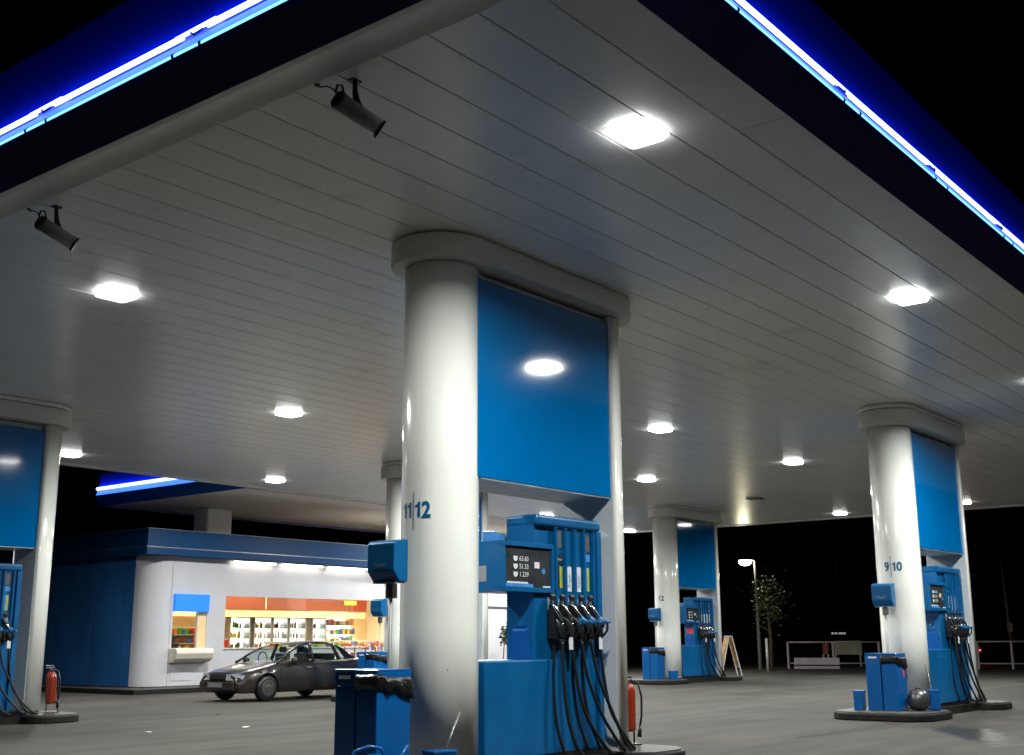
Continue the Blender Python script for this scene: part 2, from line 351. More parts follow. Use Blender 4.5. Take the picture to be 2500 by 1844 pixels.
# ------------------------------------------------------------------ main canopy
ZC = 5.10
U0, U1, V0, V1 = 4.78, 37.2, 3.48, 24.1
canopy = empty('canopy_roof', (U0, V0, ZC), label='large forecourt canopy with grey lamella ceiling and blue neon edges over the pumps', cat='canopy')
def wl(mb, name, m, parent, **k):
    """mesh written in world coordinates, parented to a thing that stands unrotated at its location"""
    o = mb.build(name, m, parent, **k); root = parent
    off = Vector(parent.location)
    if parent.parent: off += Vector(parent.parent.location)
    o.data.transform(Matrix.Translation(-off)); return o
mb = MB()
P = .4345; v = 3.925; k = 0
while v < V1 - .30:
    ve = min(v + P, V1 - .22)
    # each lamella: bottom face with small returns, 11 mm shadow gap between neighbours
    mb.extr([(v+.0038, 5.16), (v+.0038, 5.124), (v+.010, 5.12), (ve-.010, 5.12), (ve-.0038, 5.124), (ve-.0038, 5.16)], 'x', 5.14, 16.195)
    mb.extr([(v+.0038, 5.16), (v+.0038, 5.124), (v+.010, 5.12), (ve-.010, 5.12), (ve-.0038, 5.124), (ve-.0038, 5.16)], 'x', 16.20, 27.195)
    mb.extr([(v+.0038, 5.16), (v+.0038, 5.124), (v+.010, 5.12), (ve-.010, 5.12), (ve-.0038, 5.124), (ve-.0038, 5.16)], 'x', 27.20, U1-.3)
    v = ve; k += 1
wl(mb, 'ceiling_lamellae', M['ceil'], canopy)
wl(MB().box((U0+.02, V0+.02, 5.165), (U1-.02, V1-.02, 5.19)), 'ceiling_backing', M['gap'], canopy)
# edge trim: hollow strip on the near edge, flat panels on the road edge
n = 14; arc = [(5.135, 5.118)]
for i in range(n+1):
    t = i/n; arc.append((5.13 - .27*t, 5.118 + .022*math.sin(PI*t)*(1-t*.3)))
arc += [(4.84, 5.10), (4.785, 5.10), (4.785, 5.2), (5.135, 5.2)]
wl(MB().extr(arc, 'y', V0, V1), 'edge_cove', M['trim'], canopy)
mb = MB(); x = 5.14
while x < U1-.3:
    xe = min(x + 2.62, U1-.3)
    mb.box((x+.004, V0+.004, 5.118), (xe-.004, 3.915, 5.14)); x = xe
wl(mb, 'edge_panels', M['trim'], canopy)
wl(MB().box((5.14, V1-.21, 5.10), (U1, V1, 5.15)).box((U1-.29, V0, 5.10), (U1, V1-.21, 5.15)), 'far_edge_trim', M['trim'], canopy)
def fascia(axis, at, a, b, parent, sgn=1, tubes=True, period=2.06, first=None, mats=('navy','fascia'), zt=6.25, k=1.):
    """sloping dark underside, ledge with lit trough and two tubes, tall upright above; 'axis' runs along x or y"""
    def P2(o, z): return (at - sgn*o, z)      # o = distance out from the ceiling edge
    ax = axis
    wl(MB().extr([P2(0,5.10), P2(.165,5.40), P2(.165,5.415), P2(0,5.415)], ax, a, b), 'fascia_underside', M[mats[0]], parent)
    wl(MB().extr([P2(.02,5.415), P2(.135,5.415), P2(.095,5.565), P2(.02,5.565)], ax, a, b), 'light_trough', M['trough'], parent)
    wl(MB().extr([P2(-.02,5.565), P2(.055,5.565), P2(.055,zt), P2(-.02,zt)], ax, a, b), 'fascia_upright', M[mats[1]], parent)
    wl(MB().extr([P2(-.05,zt), P2(.050,zt), P2(.050,zt+.04), P2(-.05,zt+.04)], ax, a, b), 'coping', M['navy'], parent)
    if not tubes: return
    def at3(t, o, z): return (t, at - sgn*o, z) if ax == 'x' else (at - sgn*o, t, z)
    t = first if first is not None else a
    wl(MB().extr([P2(.166,5.375), P2(.176,5.395), P2(.176,5.415), P2(.166,5.4145)], ax, a, b), 'ledge_nose', M['fascia'], parent)
    while t < b - .3:
        e = min(t + period - .30, b)
        wl(MB().tube([at3(t, .10, 5.612), at3((t+e)/2, .10, 5.612), at3(e, .10, 5.612)], .021, 12), 'neon_tube', M['tubew'], parent)
        h = MB(); h.tube([at3(e-.08, .088, 5.642), at3(e+.40, .088, 5.636)], .015, 8)
        wl(h, 'neon_link', M['tubew'], parent)
        wl(MB().tube([at3(t-.30, .160, 5.432), at3(e+.0, .160, 5.432)], .018, 10), 'neon_tube', M['tubec'], parent)
        h = MB()
        for q in (e-.02, e+.30): h.tube([at3(q-.012, .160, 5.432), at3(q+.012, .160, 5.432)], .025, 10)
        h.tube([at3(e+.05,.10,5.60), at3(e+.12,.13,5.56), at3(e+.20,.10,5.615)], .012, 6)
        wl(h, 'tube_holder', M['bluedk'], parent)
        t += period
fascia('y', U0, V0-.165, V1+.1, canopy, 1, first=4.80-2.04*1+.0, period=2.04)
fascia('x', V0, U0-.10, U1+.1, canopy, 1, first=4.54, period=2.09)
# roof top plate so the canopy is a closed body
wl(MB().box((U0, V0, 6.1), (U1, V1, 6.2)), 'roof_deck', M['navy'], canopy)
wl(MB().box((U0+.1, V1-.02, 5.15), (U1, V1+.05, 6.2)).box((U1, V0, 5.10), (U1+.06, V1+.05, 6.2)), 'far_fascia', M['navy'], canopy)

# ceiling lamps -------------------------------------------------------
LAMPS = [
 ((7.27,4.54), 'large square ceiling lamp nearest the canopy corner, beyond the first spotlight'),
 ((7.21,11.5), 'bright ceiling lamp beyond the second spotlight, left of the column numbered 11 12'),
 ((13.11,4.55), 'square ceiling lamp close under the neon edge above the column numbered 9 10'),
 ((18.9,4.62), 'ceiling lamp cut by the edge of the photo under the neon edge'),
 ((13.23,15.52), 'oval-looking ceiling lamp between the bright starry lamp and column 11 12'),
 ((18.77,11.4), 'first ceiling lamp to the right of the blue sign of column 11 12'),
 ((24.34,11.35), 'ceiling lamp midway between the blue signs of columns 11 12 and 9 10'),
 ((18.85,22.53), 'ceiling lamp near the far canopy edge above the shop window'),
 ((24.7,15.44), 'ceiling lamp just below the first one right of the blue sign of column 11 12'),
 ((13.33,22.58), 'ceiling lamp peeping from behind the leftmost column'),
 ((35.62,15.11), 'small far ceiling lamp left of the column numbered 9 10'),
 ((35.07,11.07), 'small far ceiling lamp right of the column numbered 9 10'),
 ((36.3,23.5), 'tiny far ceiling lamp at the edge of the rear post of column 11 12'),
 ((13.0,11.4), 'ceiling lamp behind the column numbered 11 12'),
 ((18.75,15.45), 'ceiling lamp behind the blue sign of column 11 12'),
 ((30.0,11.2), 'ceiling lamp behind the column numbered 9 10'),
 ((24.4,22.55), 'ceiling lamp behind the shaft of column 11 12, above the shop'),
 ((30.0,22.55), 'ceiling lamp behind the rear post of column 11 12'),
 ((24.5,4.6), 'ceiling lamp under the neon edge beyond the right end of the photo'),
 ((7.2,18.9), 'ceiling lamp over the leftmost pump'),
]
GRP = 'square lamps in the canopy ceiling'
lens = MB().prism(rrect(-.19,-.165,.19,.165,.05), -.052, -.002); lo = lens.build('diffuser', M['lamp'], bevel=.016)
fr = MB().prism(rrect(-.215,-.19,.215,.19,.05), -.003, .012).build('lamp_frame', M['trim'])
first = True
for (x, y), lab in LAMPS:
    r = empty('ceiling_lamp', (x, y, 5.12), label=lab, cat='ceiling lamp', group=GRP)
    a, b = (lo, fr) if first else (lo.copy(), fr.copy())
    if not first: COL.objects.link(a); COL.objects.link(b)
    first = False
    a.parent = r; b.parent = r
    area('lamp_light', (x, y, 5.052), .37, .32, 275, (.98, 1., .95), 164)
# an unlit fitting far under the ceiling
r = empty('ceiling_lamp', (30.2, 15.3, 5.12), label='dark unlit ceiling fitting above the far column numbered 1 2', cat='ceiling lamp')
MB().prism(rrect(-.2,-.2,.2,.2,.05), -.03, 0).build('diffuser', M['black'], r)

# spotlights hanging from the ceiling --------------------------------
def spotlight(x, y, label, ph=0.):
    r = empty('spotlight', (x, y, 5.12), rz=ph, sc=.74, label=label, cat='spotlight', group='spotlights on the canopy ceiling')
    ax = Vector((.72, -.42, -.47)).normalized()
    c = Vector((.05, -.03, -.34)); a = c - ax*.17; b = c + ax*.27
    def cyl(p, q, r0, r1=None, n=20): return MB().tube([p, q], [r0, r1 or r0], n)
    m = MB(); m.tube([a, b], .088, 24); m.build('housing', M['spotgrey'], r)
    m = MB(); m.tube([b - ax*.015, b + ax*.012], .096, 24); m.build('front_rim', M['black'], r)
    m = MB(); m.tube([a + ax*.01, a - ax*.05, a - ax*.08], [.094,.094,.06], 24); m.build('rear_cap', M['black'], r)
    m = MB(); m.tube([(.05,.0,0), (.06,0,-.12), (.07,-.01,-.20), c + Vector((.02,.0,.07))], [.022,.028,.035,.05], 10); m.box((.0,-.04,-.012),(.11,.05,.0)); m.build('bracket', M['black'], r)
    m = MB(); m.tube([(-.12,.34,0), (-.12,.30,-.04), (-.11,.22,-.05), (-.10,.14,-.10), a - ax*.06 + Vector((0,0,.06))], .008, 6)
    m.lathe([(.03,-.012),(.03,0)], (-.12,.34,0), 10); m.build('cable', M['black'], r)
    m = MB(); q = a - ax*.02 + Vector((0,0,.085)); m.tube([q + Vector((-.03,.02,0)), q + Vector((-.02,.01,.07)), q + Vector((.02,-.01,.08)), q + Vector((.04,-.02,.0))], .012, 6); m.build('handle', M['black'], r)
    return r
spotlight(5.25, 5.63, 'upper black spotlight hanging where the near ceiling edge meets the lamellae')
spotlight(5.26, 9.53, 'lower black spotlight near the left end of the canopy, above the starry lamp')

# ------------------------------------------------------------------ islands
CR = .36                   # shaft radius
RU = 2.44                  # centre of the rounded rear post
def island_kerb():
    pts = []
    pts += [(2.35,.42),( -.1,.42)]
    fl = rrect(-1.50,-.80,.02,.80,.42); rl = rrect(2.30,-.76,3.25,.76,.34)
    return fl, [(-.3,.42),(2.5,.42),(2.5,-.42),(-.3,-.42)], rl
def sized(o, key):
    k = SC.get(key, 1.); o.scale = (k,)*3; o.location.z = (.096 if o.location.z > .05 else -.037) if key == 'M' else o.location.z
    return o
def make_kerb(loc, label):
    r = empty('kerb_island', (*loc, 0), label=label, cat='kerb island', group='kerb islands under the pumps')
    fl, wa, rl = island_kerb()
    for nm, pl in (('front_slab', fl), ('rear_slab', rl)):
        m = MB().prism(pl, 0, .112); m.build(nm, M['kerb'], r, bevel=.02)
        sx = [p[0] for p in pl]; cx = (min(sx)+max(sx))/2
        m = MB().prism([(cx+(x-cx)*.95, y*.95) for x, y in pl], .10, .13); m.build(nm.replace('slab','paving'), M['islandtop'], r, bevel=.006)
    MB().box((-.14,-.40,0),(2.34,.40,.126)).build('middle_slab', M['kerb'], r)
    return r
def make_column(loc, label, na, nb, near=False):
    RT = .238 if near else .275      # ring height
    r = empty('canopy_column', (*loc, .13), label=label, cat='column', group='white rounded columns carrying the canopy')
    H = 4.62
    shaft = MB().lathe([(CR,0),(CR,1.2),(CR,2.6),(CR,H)], (0,0,0), 64).build('front_shaft', M['white'], r)
    MB().lathe([(CR+.006,0),(CR+.006,.05)], (0,0,0), 64).build('shaft_foot', M['steel'], r)
    for q, (an, zz, w_) in enumerate(((-.62,.98,.012),(-.95,.86,.02),(-.80,.80,.008),(-.5,1.5,.007))):
        MB().add([(-(CR+.001)*math.cos(an+a_), (CR+.001)*math.sin(an+a_), zz+b_) for a_, b_ in ((-w_,-w_*.4),(w_*.6,-w_*.5),(w_,w_*.3),(-w_*.3,w_*.6))], [(0,1,2,3)]).build('scuff_mark', M['inkthin'], r)
    pl = [(2.38,-CR)] + [(RU + CR*math.cos(a), CR*math.sin(a)) for a in [(-PI/2 + PI*k/24) for k in range(25)]] + [(2.38,CR)]
    MB().prism(pl, 0, H, True).build('rear_post', M['white'], r)
    MB().box((2.365,-CR+.012,0.),(2.379,CR-.012,H-.02)).build('inner_wall', M['wallp'], r)
    MB().prism(stadium(0, RU, CR+.135, 24), H+.005, H+RT, True).build('cap_ring', M['ring'], r, bevel=.012)
    MB().prism(stadium(0, RU, CR+.10, 24), H+RT, H+RT+.013, True).build('cap_shadow_gap', M['gap'], r)
    MB().prism(stadium(0, RU, CR+.115, 24), H+RT+.013, H+.362, True).build('cap_collar', M['ceil'], r)
    # sign box between shaft and post
    sg = MB().box((.13,-.33,2.60),(2.362,.33,4.53)).build('sign_panel', M['bluepanel'], r, bevel=.004, seg=1)
    MB().box((.2,-.322,2.585),(2.355,.322,2.5985)).build('sign_soffit', M['under'], r)
    MB().box((.25,-.24,4.531),(2.355,.24,H-.012)).build('sign_neck', M['ring'], r)
    # numbers laid round the shaft: the dividing line looks straight at -x
    R = CR + .002
    def wrap(a0, z0):
        def fn(x, y, z):
            a = a0 - x/R; rr = R + max(z, 0)
            return Vector((-rr*math.cos(a), rr*math.sin(a), z0 + y))
        return fn
    # angle 0 is the -x side, positive towards +y (left as seen from the camera)
    sz = .198
    def digits(txt, left, right_edge=None):
        """digits laid side by side; a flagged 1 is drawn, the others come from the font"""
        items = []; x = 0
        for ch in txt:
            if ch == '1': items.append((ch, x)); x += .072
            else: me = text_mesh(ch, sz, 0, .010); items.append((ch, x)); x += text_w(me)*.86 + .016
        x0 = left if right_edge is None else right_edge - x
        for ch, ox in items:
            fn = wrap(-(x0+ox)/R, 2.20)
            if ch == '1':
                mm = MB(); P_ = [(.028,0),(.054,0),(.054,.14),(.034,.14),(.022,.118),(.0,.112),(.0,.094),(.028,.094)]
                mm.add([fn(px, py, .0005) for px, py in P_], [tuple(range(8))]); mm.build('number_marking', M['ink'], r)
            else: put_text('number_marking', ch, sz, (lambda g: (lambda x, y, z: g(x*.86, y, z)))(fn), M['ink'], r, bold=.007)
    digits(na, 0, -.012); digits(nb, .022)
    dv = MB()
    for i in range(12):
        pass
    z0, z1 = 2.10, 2.44
    dv.add([(-R*math.cos(a), R*math.sin(a), z) for z in (z0, z1) for a in (-.006/R, .006/R)], [(0,1,3,2)])
    dv.build('number_divider', M['inkthin'], r)
    if not (na or nb): pass
    return r
# --- pump prototype
def make_nozzle(i, x, parent, grip):
    r = MB()
    # boot that takes the spout
    r.box((x-.045,-.286,1.397),(x+.045,-.264,1.523))
    boot = r.build('nozzle_boot', M['stickgrey'], parent, bevel=.004, seg=1)
    MB().extr([(-.30, 1.560), (-.288, 1.560), (-.286, 1.511), (-.312, 1.495), (-.318, 1.536)], 'x', x-.034, x+.030).build('boot_hood', M['black'], boot)
    m = MB()
    m.tube([(x-.005,-.31,1.340), (x+.012,-.34,1.283), (x+.03,-.365,1.226), (x+.042,-.375,1.169), (x+.045,-.375,1.120)], [.024,.042,.046,.038,.026], 12)
    m.tube([(x+.0,-.32,1.348), (x+.055,-.40,1.316), (x+.085,-.445,1.267), (x+.085,-.44,1.202), (x+.055,-.39,1.136)], [.018,.016,.012,.011,.012], 8)
    n_ = [(x-.048,1.454),(x-.02,1.454),(x+.052,1.291),(x+.058,1.120),(x-.030,1.120),(x-.052,1.234)]
    m.add([(a,-.352,b) for a,b in n_]+[(a,-.287,b) for a,b in n_], [tuple(range(6)), tuple(range(6,12))[::-1]]+[(q,q+6,(q+1)%6+6,(q+1)%6) for q in range(6)])
    noz = m.build('nozzle', M['black'], parent)
    if grip is not M['black']:
        mm = MB(); mm.tube([(x+.015,-.355,1.360), (x+.035,-.37,1.316), (x+.05,-.385,1.259)], [.026,.046,.062], 12); mm.tube([(x+.03,-.37,1.324),(x+.09,-.45,1.283),(x+.115,-.47,1.291)], [.016,.014,.008], 8)
        mm.build('splash_guard', grip, noz)
    m = MB(); m.tube([(x-.052,-.30,1.479), (x-.040,-.345,1.438), (x-.005,-.372,1.365), (x+.035,-.392,1.283)], [.012,.017,.021,.024], 10); m.lathe([(.030,-.012),(.034,0),(.030,.012)], (x+.045,-.402,1.259), 16, 'y')
    m.build('spout', M['chrome'], noz)
    m = MB(); m.tube([(x+.045,-.37,1.144), (x+.045,-.37,1.096)], .026, 10); m.build('swivel', M['steel'], noz)
    return noz
HB = [(-.02,.0,.10), (.03,.14,.40), (.06,.24,.50), (.08,.28,.46), (.02,.10,.36)]
def spline(ctl, n=8):
    cc = [ctl[0]]+ctl+[ctl[-1]]; pts = []
    for q in range(len(ctl)-1):
        a, b, c_, d = cc[q:q+4]
        for k in range(n):
            t = k/n; pts.append(.5*((2*b)+(-a+c_)*t+(2*a-5*b+4*c_-d)*t*t+(-a+3*b-3*c_+d)*t**3))
    return pts+[ctl[-1]]
def hose(i, x, parent):
    a, b, c_ = HB[i]; x += .045
    ctl = [Vector((x,-.375,1.10)), Vector((x+a,-.40,.76)), Vector((x+b,-.43,.40)), Vector((x+c_,-.46,.10)), Vector((x+c_+.16,-.43,.02)), Vector((x+c_+.24,-.30,.05))]
    return MB().tube(spline(ctl), .0165, 8).build('hose', M['rubber'], parent)
def make_pump(loc, label):
    r = empty('fuel_pump', (*loc, .13), label=label, cat='fuel pump', group='blue fuel pumps between the column posts')
    # local z measured from the island top
    MB().box((.30,-.26,0),(2.3,.26,.045)).build('plinth', M['black'], r)
    cab = MB().box((.30,-.295,.045),(1.40,.295,.93)).build('lower_cabinet', M['blue'], r, bevel=.014)
    MB().lathe([(.012,-.006),(.012,0)], (.86,-.2965,.80), 12, 'y').build('lock', M['steel'], cab)
    # relief on the narrow face of the hose module: dark inverted hollow above, pyramid foot below
    m = MB(); X = 1.0985
    m.add([(X,-.22,.955),(X,.07,.955),(X-.028,.01,1.20),(X-.028,-.17,1.20),(X,-.17,1.225),(X,.01,1.225)], [(0,3,2,1),(3,4,5,2),(0,4,3),(1,2,5)])
    m.box((X-.012,-.15,1.245),(X,.0,1.262)); m.box((X-.010,-.225,.936),(X,.075,.952))
    m.build('relief_panel', M['bluedk'], r)
    MB().lathe([(.010,-.010),(.010,0)], (X,-.07,1.345), 10, 'x').build('relief_screw', M['chrome'], r)
    # display head
    hd = MB().box((.585,-.285,1.565),(1.385,.20,1.61)).box((.585,-.285,2.0),(1.385,.20,2.045)).box((.585,-.285,1.61),(.618,.20,2.0)).box((1.352,-.285,1.61),(1.385,.20,2.0)).box((.618,-.255,1.61),(1.352,.20,2.0))
    hd = hd.build('display_head', M['blue'], r, bevel=.004, seg=1)
    sc = MB().box((.62,-.262,1.612),(1.35,-.2555,1.998)).build('screen', M['screen'], hd)
    # readouts: three lines of money / litres / price, octane window and sticker
    for j, zz in enumerate((1.87,1.795,1.72)):
        MB().add([(.76,-.2635,zz+.035),(.825,-.2635,zz+.035),(.825,-.2635,zz+.008),(.808,-.2635,zz-.012),(.776,-.2635,zz-.012),(.76,-.2635,zz+.008)], [(0,1,2,3,4,5)]).build('readout', M['sticklabel'], sc)
    MB().box((1.09,-.2635,1.80),(1.17,-.2625,1.86)).build('octane_sticker', M['sticklabel'], sc)
    def onscr(x0, z0): return lambda x, y, z: Vector((x0+x, -.2625-max(z,0), z0+y))
    put_text('readout_digits', '63.60', .066, onscr(.85,1.862), M['sticklabel'], sc, ext=.0006)
    put_text('readout_digits', '51.33', .066, onscr(.85,1.787), M['sticklabel'], sc, ext=.0006)
    put_text('readout_digits', '1.239', .066, onscr(.85,1.712), M['sticklabel'], sc, ext=.0006)
    MB().lathe([(.028,-.001),(.028,0)], (1.235,-.2628,1.775), 16, 'y').build('round_sticker', M['stickblue'], sc)
    m = MB().box((.64,-.268,1.613),(1.06,-.2625,1.645)); m.build('blue_banner', M['stickblue'], sc)
    MB().box((.66,-.2665,1.646),(.98,-.2625,1.662)).build('white_banner', M['sticklabel'], sc); MB().box((1.22,-.268,1.616),(1.34,-.2625,1.632)).build('white_banner', M['sticklabel'], sc)
    MB().box((.5825,-.07,1.66),(.5845,.10,1.81)).build('notice_label', M['stickgrey'], hd)
    nb = MB().box((.75,-.05,2.046),(.90,.12,2.16)).build('top_box', M['stickblue'], r, bevel=.01)
    MB().box((.76,-.052,2.135),(.89,-.0505,2.15)).build('box_stripe', M['stickyel'], nb)
    # hose module: tall body with rounded top, five channels
    pl = [(1.05,.05),(1.14,-.285),(2.17,-.285),(2.20,-.255),(2.20,.255),(2.17,.285),(1.40,.285),(1.30,.05)]
    m = MB().prism([(1.10,.10),(1.10,-.242),(2.18,-.242),(2.18,.10)], .05, 2.30)
    body = m.build('hose_module', M['blue'], r, bevel=.012)
    hood = MB().prism([(1.092,.108),(1.092,-.304),(2.196,-.304),(2.196,.108)], 2.22, 2.335)
    # slopes down at both ends like a shallow lid
    hd2 = hood.build('top_hood', M['blue'], r, bevel=.034, seg=3)
    xs = [1.335 + .1625*i for i in range(5)]
    m = MB()
    for q in [1.415 + .1625*i for i in range(5)]:
        m.box((q-.030,-.298,1.60),(q+.030,-.263,2.215)) if False else m.box((q-.012,-.302,1.46),(q+.012,-.263,2.22))
    m.build('channel_ribs', M['blue'], r, bevel=.006)
    MB().box((2.12,-.30,.06),(2.20,-.263,2.22)).build('side_jamb', M['blue'], r, bevel=.004, seg=1)
    m = MB()
    for q in [1.415 + .1625*i for i in range(5)]: m.box((q-.012,-.3035,2.19),(q+.012,-.3005,2.21))
    m.build('top_slots', M['black'], r)
    # product strips on a face plate
    MB().box((1.42,-.2625,.05),(2.12,-.2425,2.22)).build('face_plate', M['blue'], r)
    c = [1.4963 + .1625*i for i in range(4)]
    MB().box((c[0]-.045,-.268,2.02),(c[0]+.045,-.2635,2.19)).build('top_label', M['stickdk'], body)
    MB().box((c[0]-.05,-.27,1.86),(c[0]+.05,-.2635,1.955)).build('name_label', M['stickblack'], body)
    MB().box((c[3]-.045,-.268,2.0),(c[3]+.045,-.2635,2.17)).build('top_label', M['stickdk'], body)
    MB().box((c[3]-.045,-.27,1.90),(c[3]+.045,-.2635,1.975)).build('name_label', M['stickblue'], body)
    MB().box((c[0]-.0,-.268,1.62),(c[0]+.05,-.2635,1.835)).build('product_strip', M['stickyel'], body)
    MB().box((c[0]-.05,-.268,1.62),(c[0]-.001,-.2635,1.835)).build('product_strip', M['stickblack'], body)
    MB().box((c[1]-.045,-.268,1.59),(c[1]+.045,-.2635,1.84)).build('product_strip', M['sticklabel'], body)
    MB().box((c[2]-.045,-.268,1.59),(c[2]+.045,-.2635,1.84)).build('product_strip', M['sticklabel'], body)
    MB().box((c[3]-.01,-.268,1.60),(c[3]+.03,-.2635,1.84)).build('product_strip', M['stickyel'], body)
    MB().box((c[3]-.045,-.268,1.60),(c[3]-.011,-.2635,1.84)).build('product_strip', M['stickblue'], body)
    def vert(x0, z0): return lambda x, y, z: Vector((x0-y, -.2685-max(z,0), z0+x))
    put_text('strip_lettering', 'Super', .055, vert(c[1]+.02,1.63), M['ink'], body, ext=.0005)
    put_text('strip_lettering', 'Super', .055, vert(c[2]+.02,1.63), M['ink'], body, ext=.0005)
    def hor(x0, z0): return lambda x, y, z: Vector((x0+x, -.2705-max(z,0), z0+y))
    put_text('label_lettering', 'Diesel', .034, hor(c[0]-.045,1.895), M['sticklabel'], body, ext=.0005)
    # dark catch trays behind the nozzles
    grips = [M['black'], M['black'], M['blue'], M['blue'], M['blue']]
    for i, q in enumerate([1.333, *c]):
        make_nozzle(i, q, r, grips[i]); hose(i, q, r)
        if i in (0, 2, 3):
            MB().tube(spline([Vector((q+.02,-.30,1.15)),Vector((q+.0,-.295,.75)),Vector((q+.02+.02*i,-.31,.35)),Vector((q+.09+.04*i,-.34,.08)),Vector((q+.16+.04*i,-.30,.06))]), .0155, 8).build('hose', M['rubber'], r)
    m = MB()
    for q in [1.333, *c]:
        m.box((q-.045,-.288,1.13),(q+.045,-.262,1.42))
    m.build('nozzle_recess', M['black'], r, bevel=.006)
    tg = MB().box((c[0]-.03,-.40,1.02),(c[0]+.03,-.393,1.14)).build('hose_tag', M['sticklabel'], r)
    MB().box((c[3]+.0,-.40,1.02),(c[3]+.06,-.393,1.14)).build('hose_tag', M['sticklabel'], r)
    return r
# --- bins, dispenser, cans
def make_bin(loc, label, bag):
    r = empty('litter_bin', (*loc, .13), label=label, cat='litter bin', group='slim blue litter bins at the island ends')
    b = MB().box((-.20,-.12,0),(.20,.12,.74)).build('bin_body', M['bluebin'], r, bevel=.008)
    h = MB().box((-.205,-.125,.742),(.205,-.112,.86)).box((-.205,.112,.742),(.205,.125,.86)).box((-.205,-.112,.742),(-.192,.112,.86)).box((.192,-.112,.742),(.205,.112,.86)).box((-.205,-.125,.861),(.205,.125,.88))
    h.build('bin_hood', M['bluebin'], r, bevel=.003, seg=1)
    MB().box((-.2065,-.07,.80),(-.2052,.07,.83)).build('slot_label', M['sticklabel'], r)
    if bag:
        m = MB(); n = 28; ring = []
        rnd = random.Random(3)
        def bp(t):
            t %= 1
            if t < .35: return (-.21 + .42*t/.35, -.13)
            if t < .5: return (.21, -.13 + .26*(t-.35)/.15)
            if t < .85: return (.21 - .42*(t-.5)/.35, .13)
            return (-.21, .13 - .26*(t-.85)/.15)
        vs = []
        prof = [(1.0,.815),(1.03,.812),(1.06,.785),(1.09,.735),(1.06,.69),(1.02,.70)]
        for sc_, z in prof:
            for k in range(n):
                x, y = bp(k/n); droop = (.0 if y < 0 else 0); d = .022+.010*math.sin(k*1.7)
                side = 1.0 if (y < -.1 and x > -.12) else .35
                e = 1 + (sc_-1)*side*(1+.45*math.sin(k*1.1+z*40)); 
                vs.append((x*e, y*(1+(sc_-1)*2.0*side), z + (d*1.2-.03)*(sc_ > 1.01)*side - (.045*max(0, x)/.21 + .02*math.sin(k*.9))*(z < .74)*side + (.045*(1-side) if sc_>1.01 else 0)))
        fs = [(j*n+k, j*n+(k+1)%n, (j+1)*n+(k+1)%n, (j+1)*n+k) for j in range(len(prof)-1) for k in range(n)]
        m.add(vs, fs, True); m.build('bin_liner', M['bag'], r)
    return r
def make_dispenser(loc, label):
    r = empty('towel_dispenser', (*loc, .13), label=label, cat='towel dispenser', group='paper towel dispensers on poles')
    z0, z1 = 1.62, 1.985
    m = MB().extr([(0,z0+.09),(.075,z0),(.18,z0+.0),(.18,z1+.01),(.03,z1-.01),(0,z1-.035)], 'y', -.165, .165)
    m.build('dispenser_box', M['blue'], r, bevel=.010)
    put_text('lettering', 'Papier', .06, lambda x, y, z: Vector((-.0025-max(z,0), .075-x, z0+.125+y)), M['alu'], r, ext=.0005)
    MB().box((.05,-.14,z0-.012),(.17,.14,z0-.001)).build('paper_slot', M['stickgrey'], r)
    m = MB().tube([(.155,.02,0),(.155,.02,z0)], .019, 12); m.build('pole', M['pole'], r)
    MB().box((.12,-.03,z0-.14),(.19,.05,z0-.013)).build('pole_clamp', M['steel'], r, bevel=.006)
    return r
def make_can(loc, rz, label):
    r = empty('watering_can', (*loc, .13), rz, label=label, cat='watering can', group='blue watering cans by the columns')
    MB().lathe([(.10,0),(.115,.01),(.105,.16),(.085,.21),(.06,.225)], (0,0,0), 20).build('can_body', M['bluebin'], r)
    MB().tube([(-.09,0,.08),(-.20,0,.17),(-.27,0,.29)], [.028,.02,.014], 10).build('spout', M['bluebin'], r)
    MB().tube([(.10,0,.07),(.19,0,.14),(.17,0,.25),(.05,0,.29),(-.05,0,.27),(-.07,0,.21)], .013, 8).build('handle', M['bluebin'], r)
    return r
def make_squeegee(loc, rz, label):
    r = empty('window_cleaning_bucket', (*loc, .13), rz, label=label, cat='bucket', group='window cleaning buckets by the columns')
    MB().box((-.12,-.08,0),(.12,.08,.22)).build('bucket_body', M['bluebin'], r, bevel=.015)
    MB().box((-.125,-.085,.21),(.125,.085,.235)).build('bucket_rim', M['bluebin'], r, bevel=.008)
    MB().tube([(.0,0,.1),(.12,.02,.32),(.24,.05,.52)], .010, 8).build('squeegee_handle', M['steel'], r)
    return r
def make_ext(loc, rz, label, lean=0.):
    r = empty('fire_extinguisher', (*loc, .13), rz, label=label, cat='fire extinguisher', group='red fire extinguishers behind the columns')
    r.rotation_euler = (lean, 0, rz)
    MB().lathe([(.05,.14),(.082,.155),(.085,.18),(.085,.56),(.07,.62),(.035,.65)], (0,0,0), 24).build('cylinder', M['red'], r)
    MB().lathe([(.03,.65),(.03,.69),(.02,.70)], (0,0,0), 12).box((-.09,-.015,.70),(.05,.015,.72)).box((-.09,-.015,.735),(.03,.015,.75)).build('valve', M['steel'], r)
    m = MB().tube([(.03,0,.68),(.12,-.01,.66),(.155,-.02,.5),(.15,-.02,.3),(.13,-.02,.2)], .012, 8)
    m.tube([(.13,-.02,.2),(.12,-.02,.08)], [.018,.026], 8); m.build('discharge_hose', M['black'], r)
    m = MB().box((-.10,.06,0),(-.085,.075,.5)).box((.085,.06,0),(.10,.075,.5)).box((-.12,-.08,0),(.12,.10,.015)).box((-.1,.062,.13),(.1,.072,.16)); m.build('stand', M['black'], r)
    return r

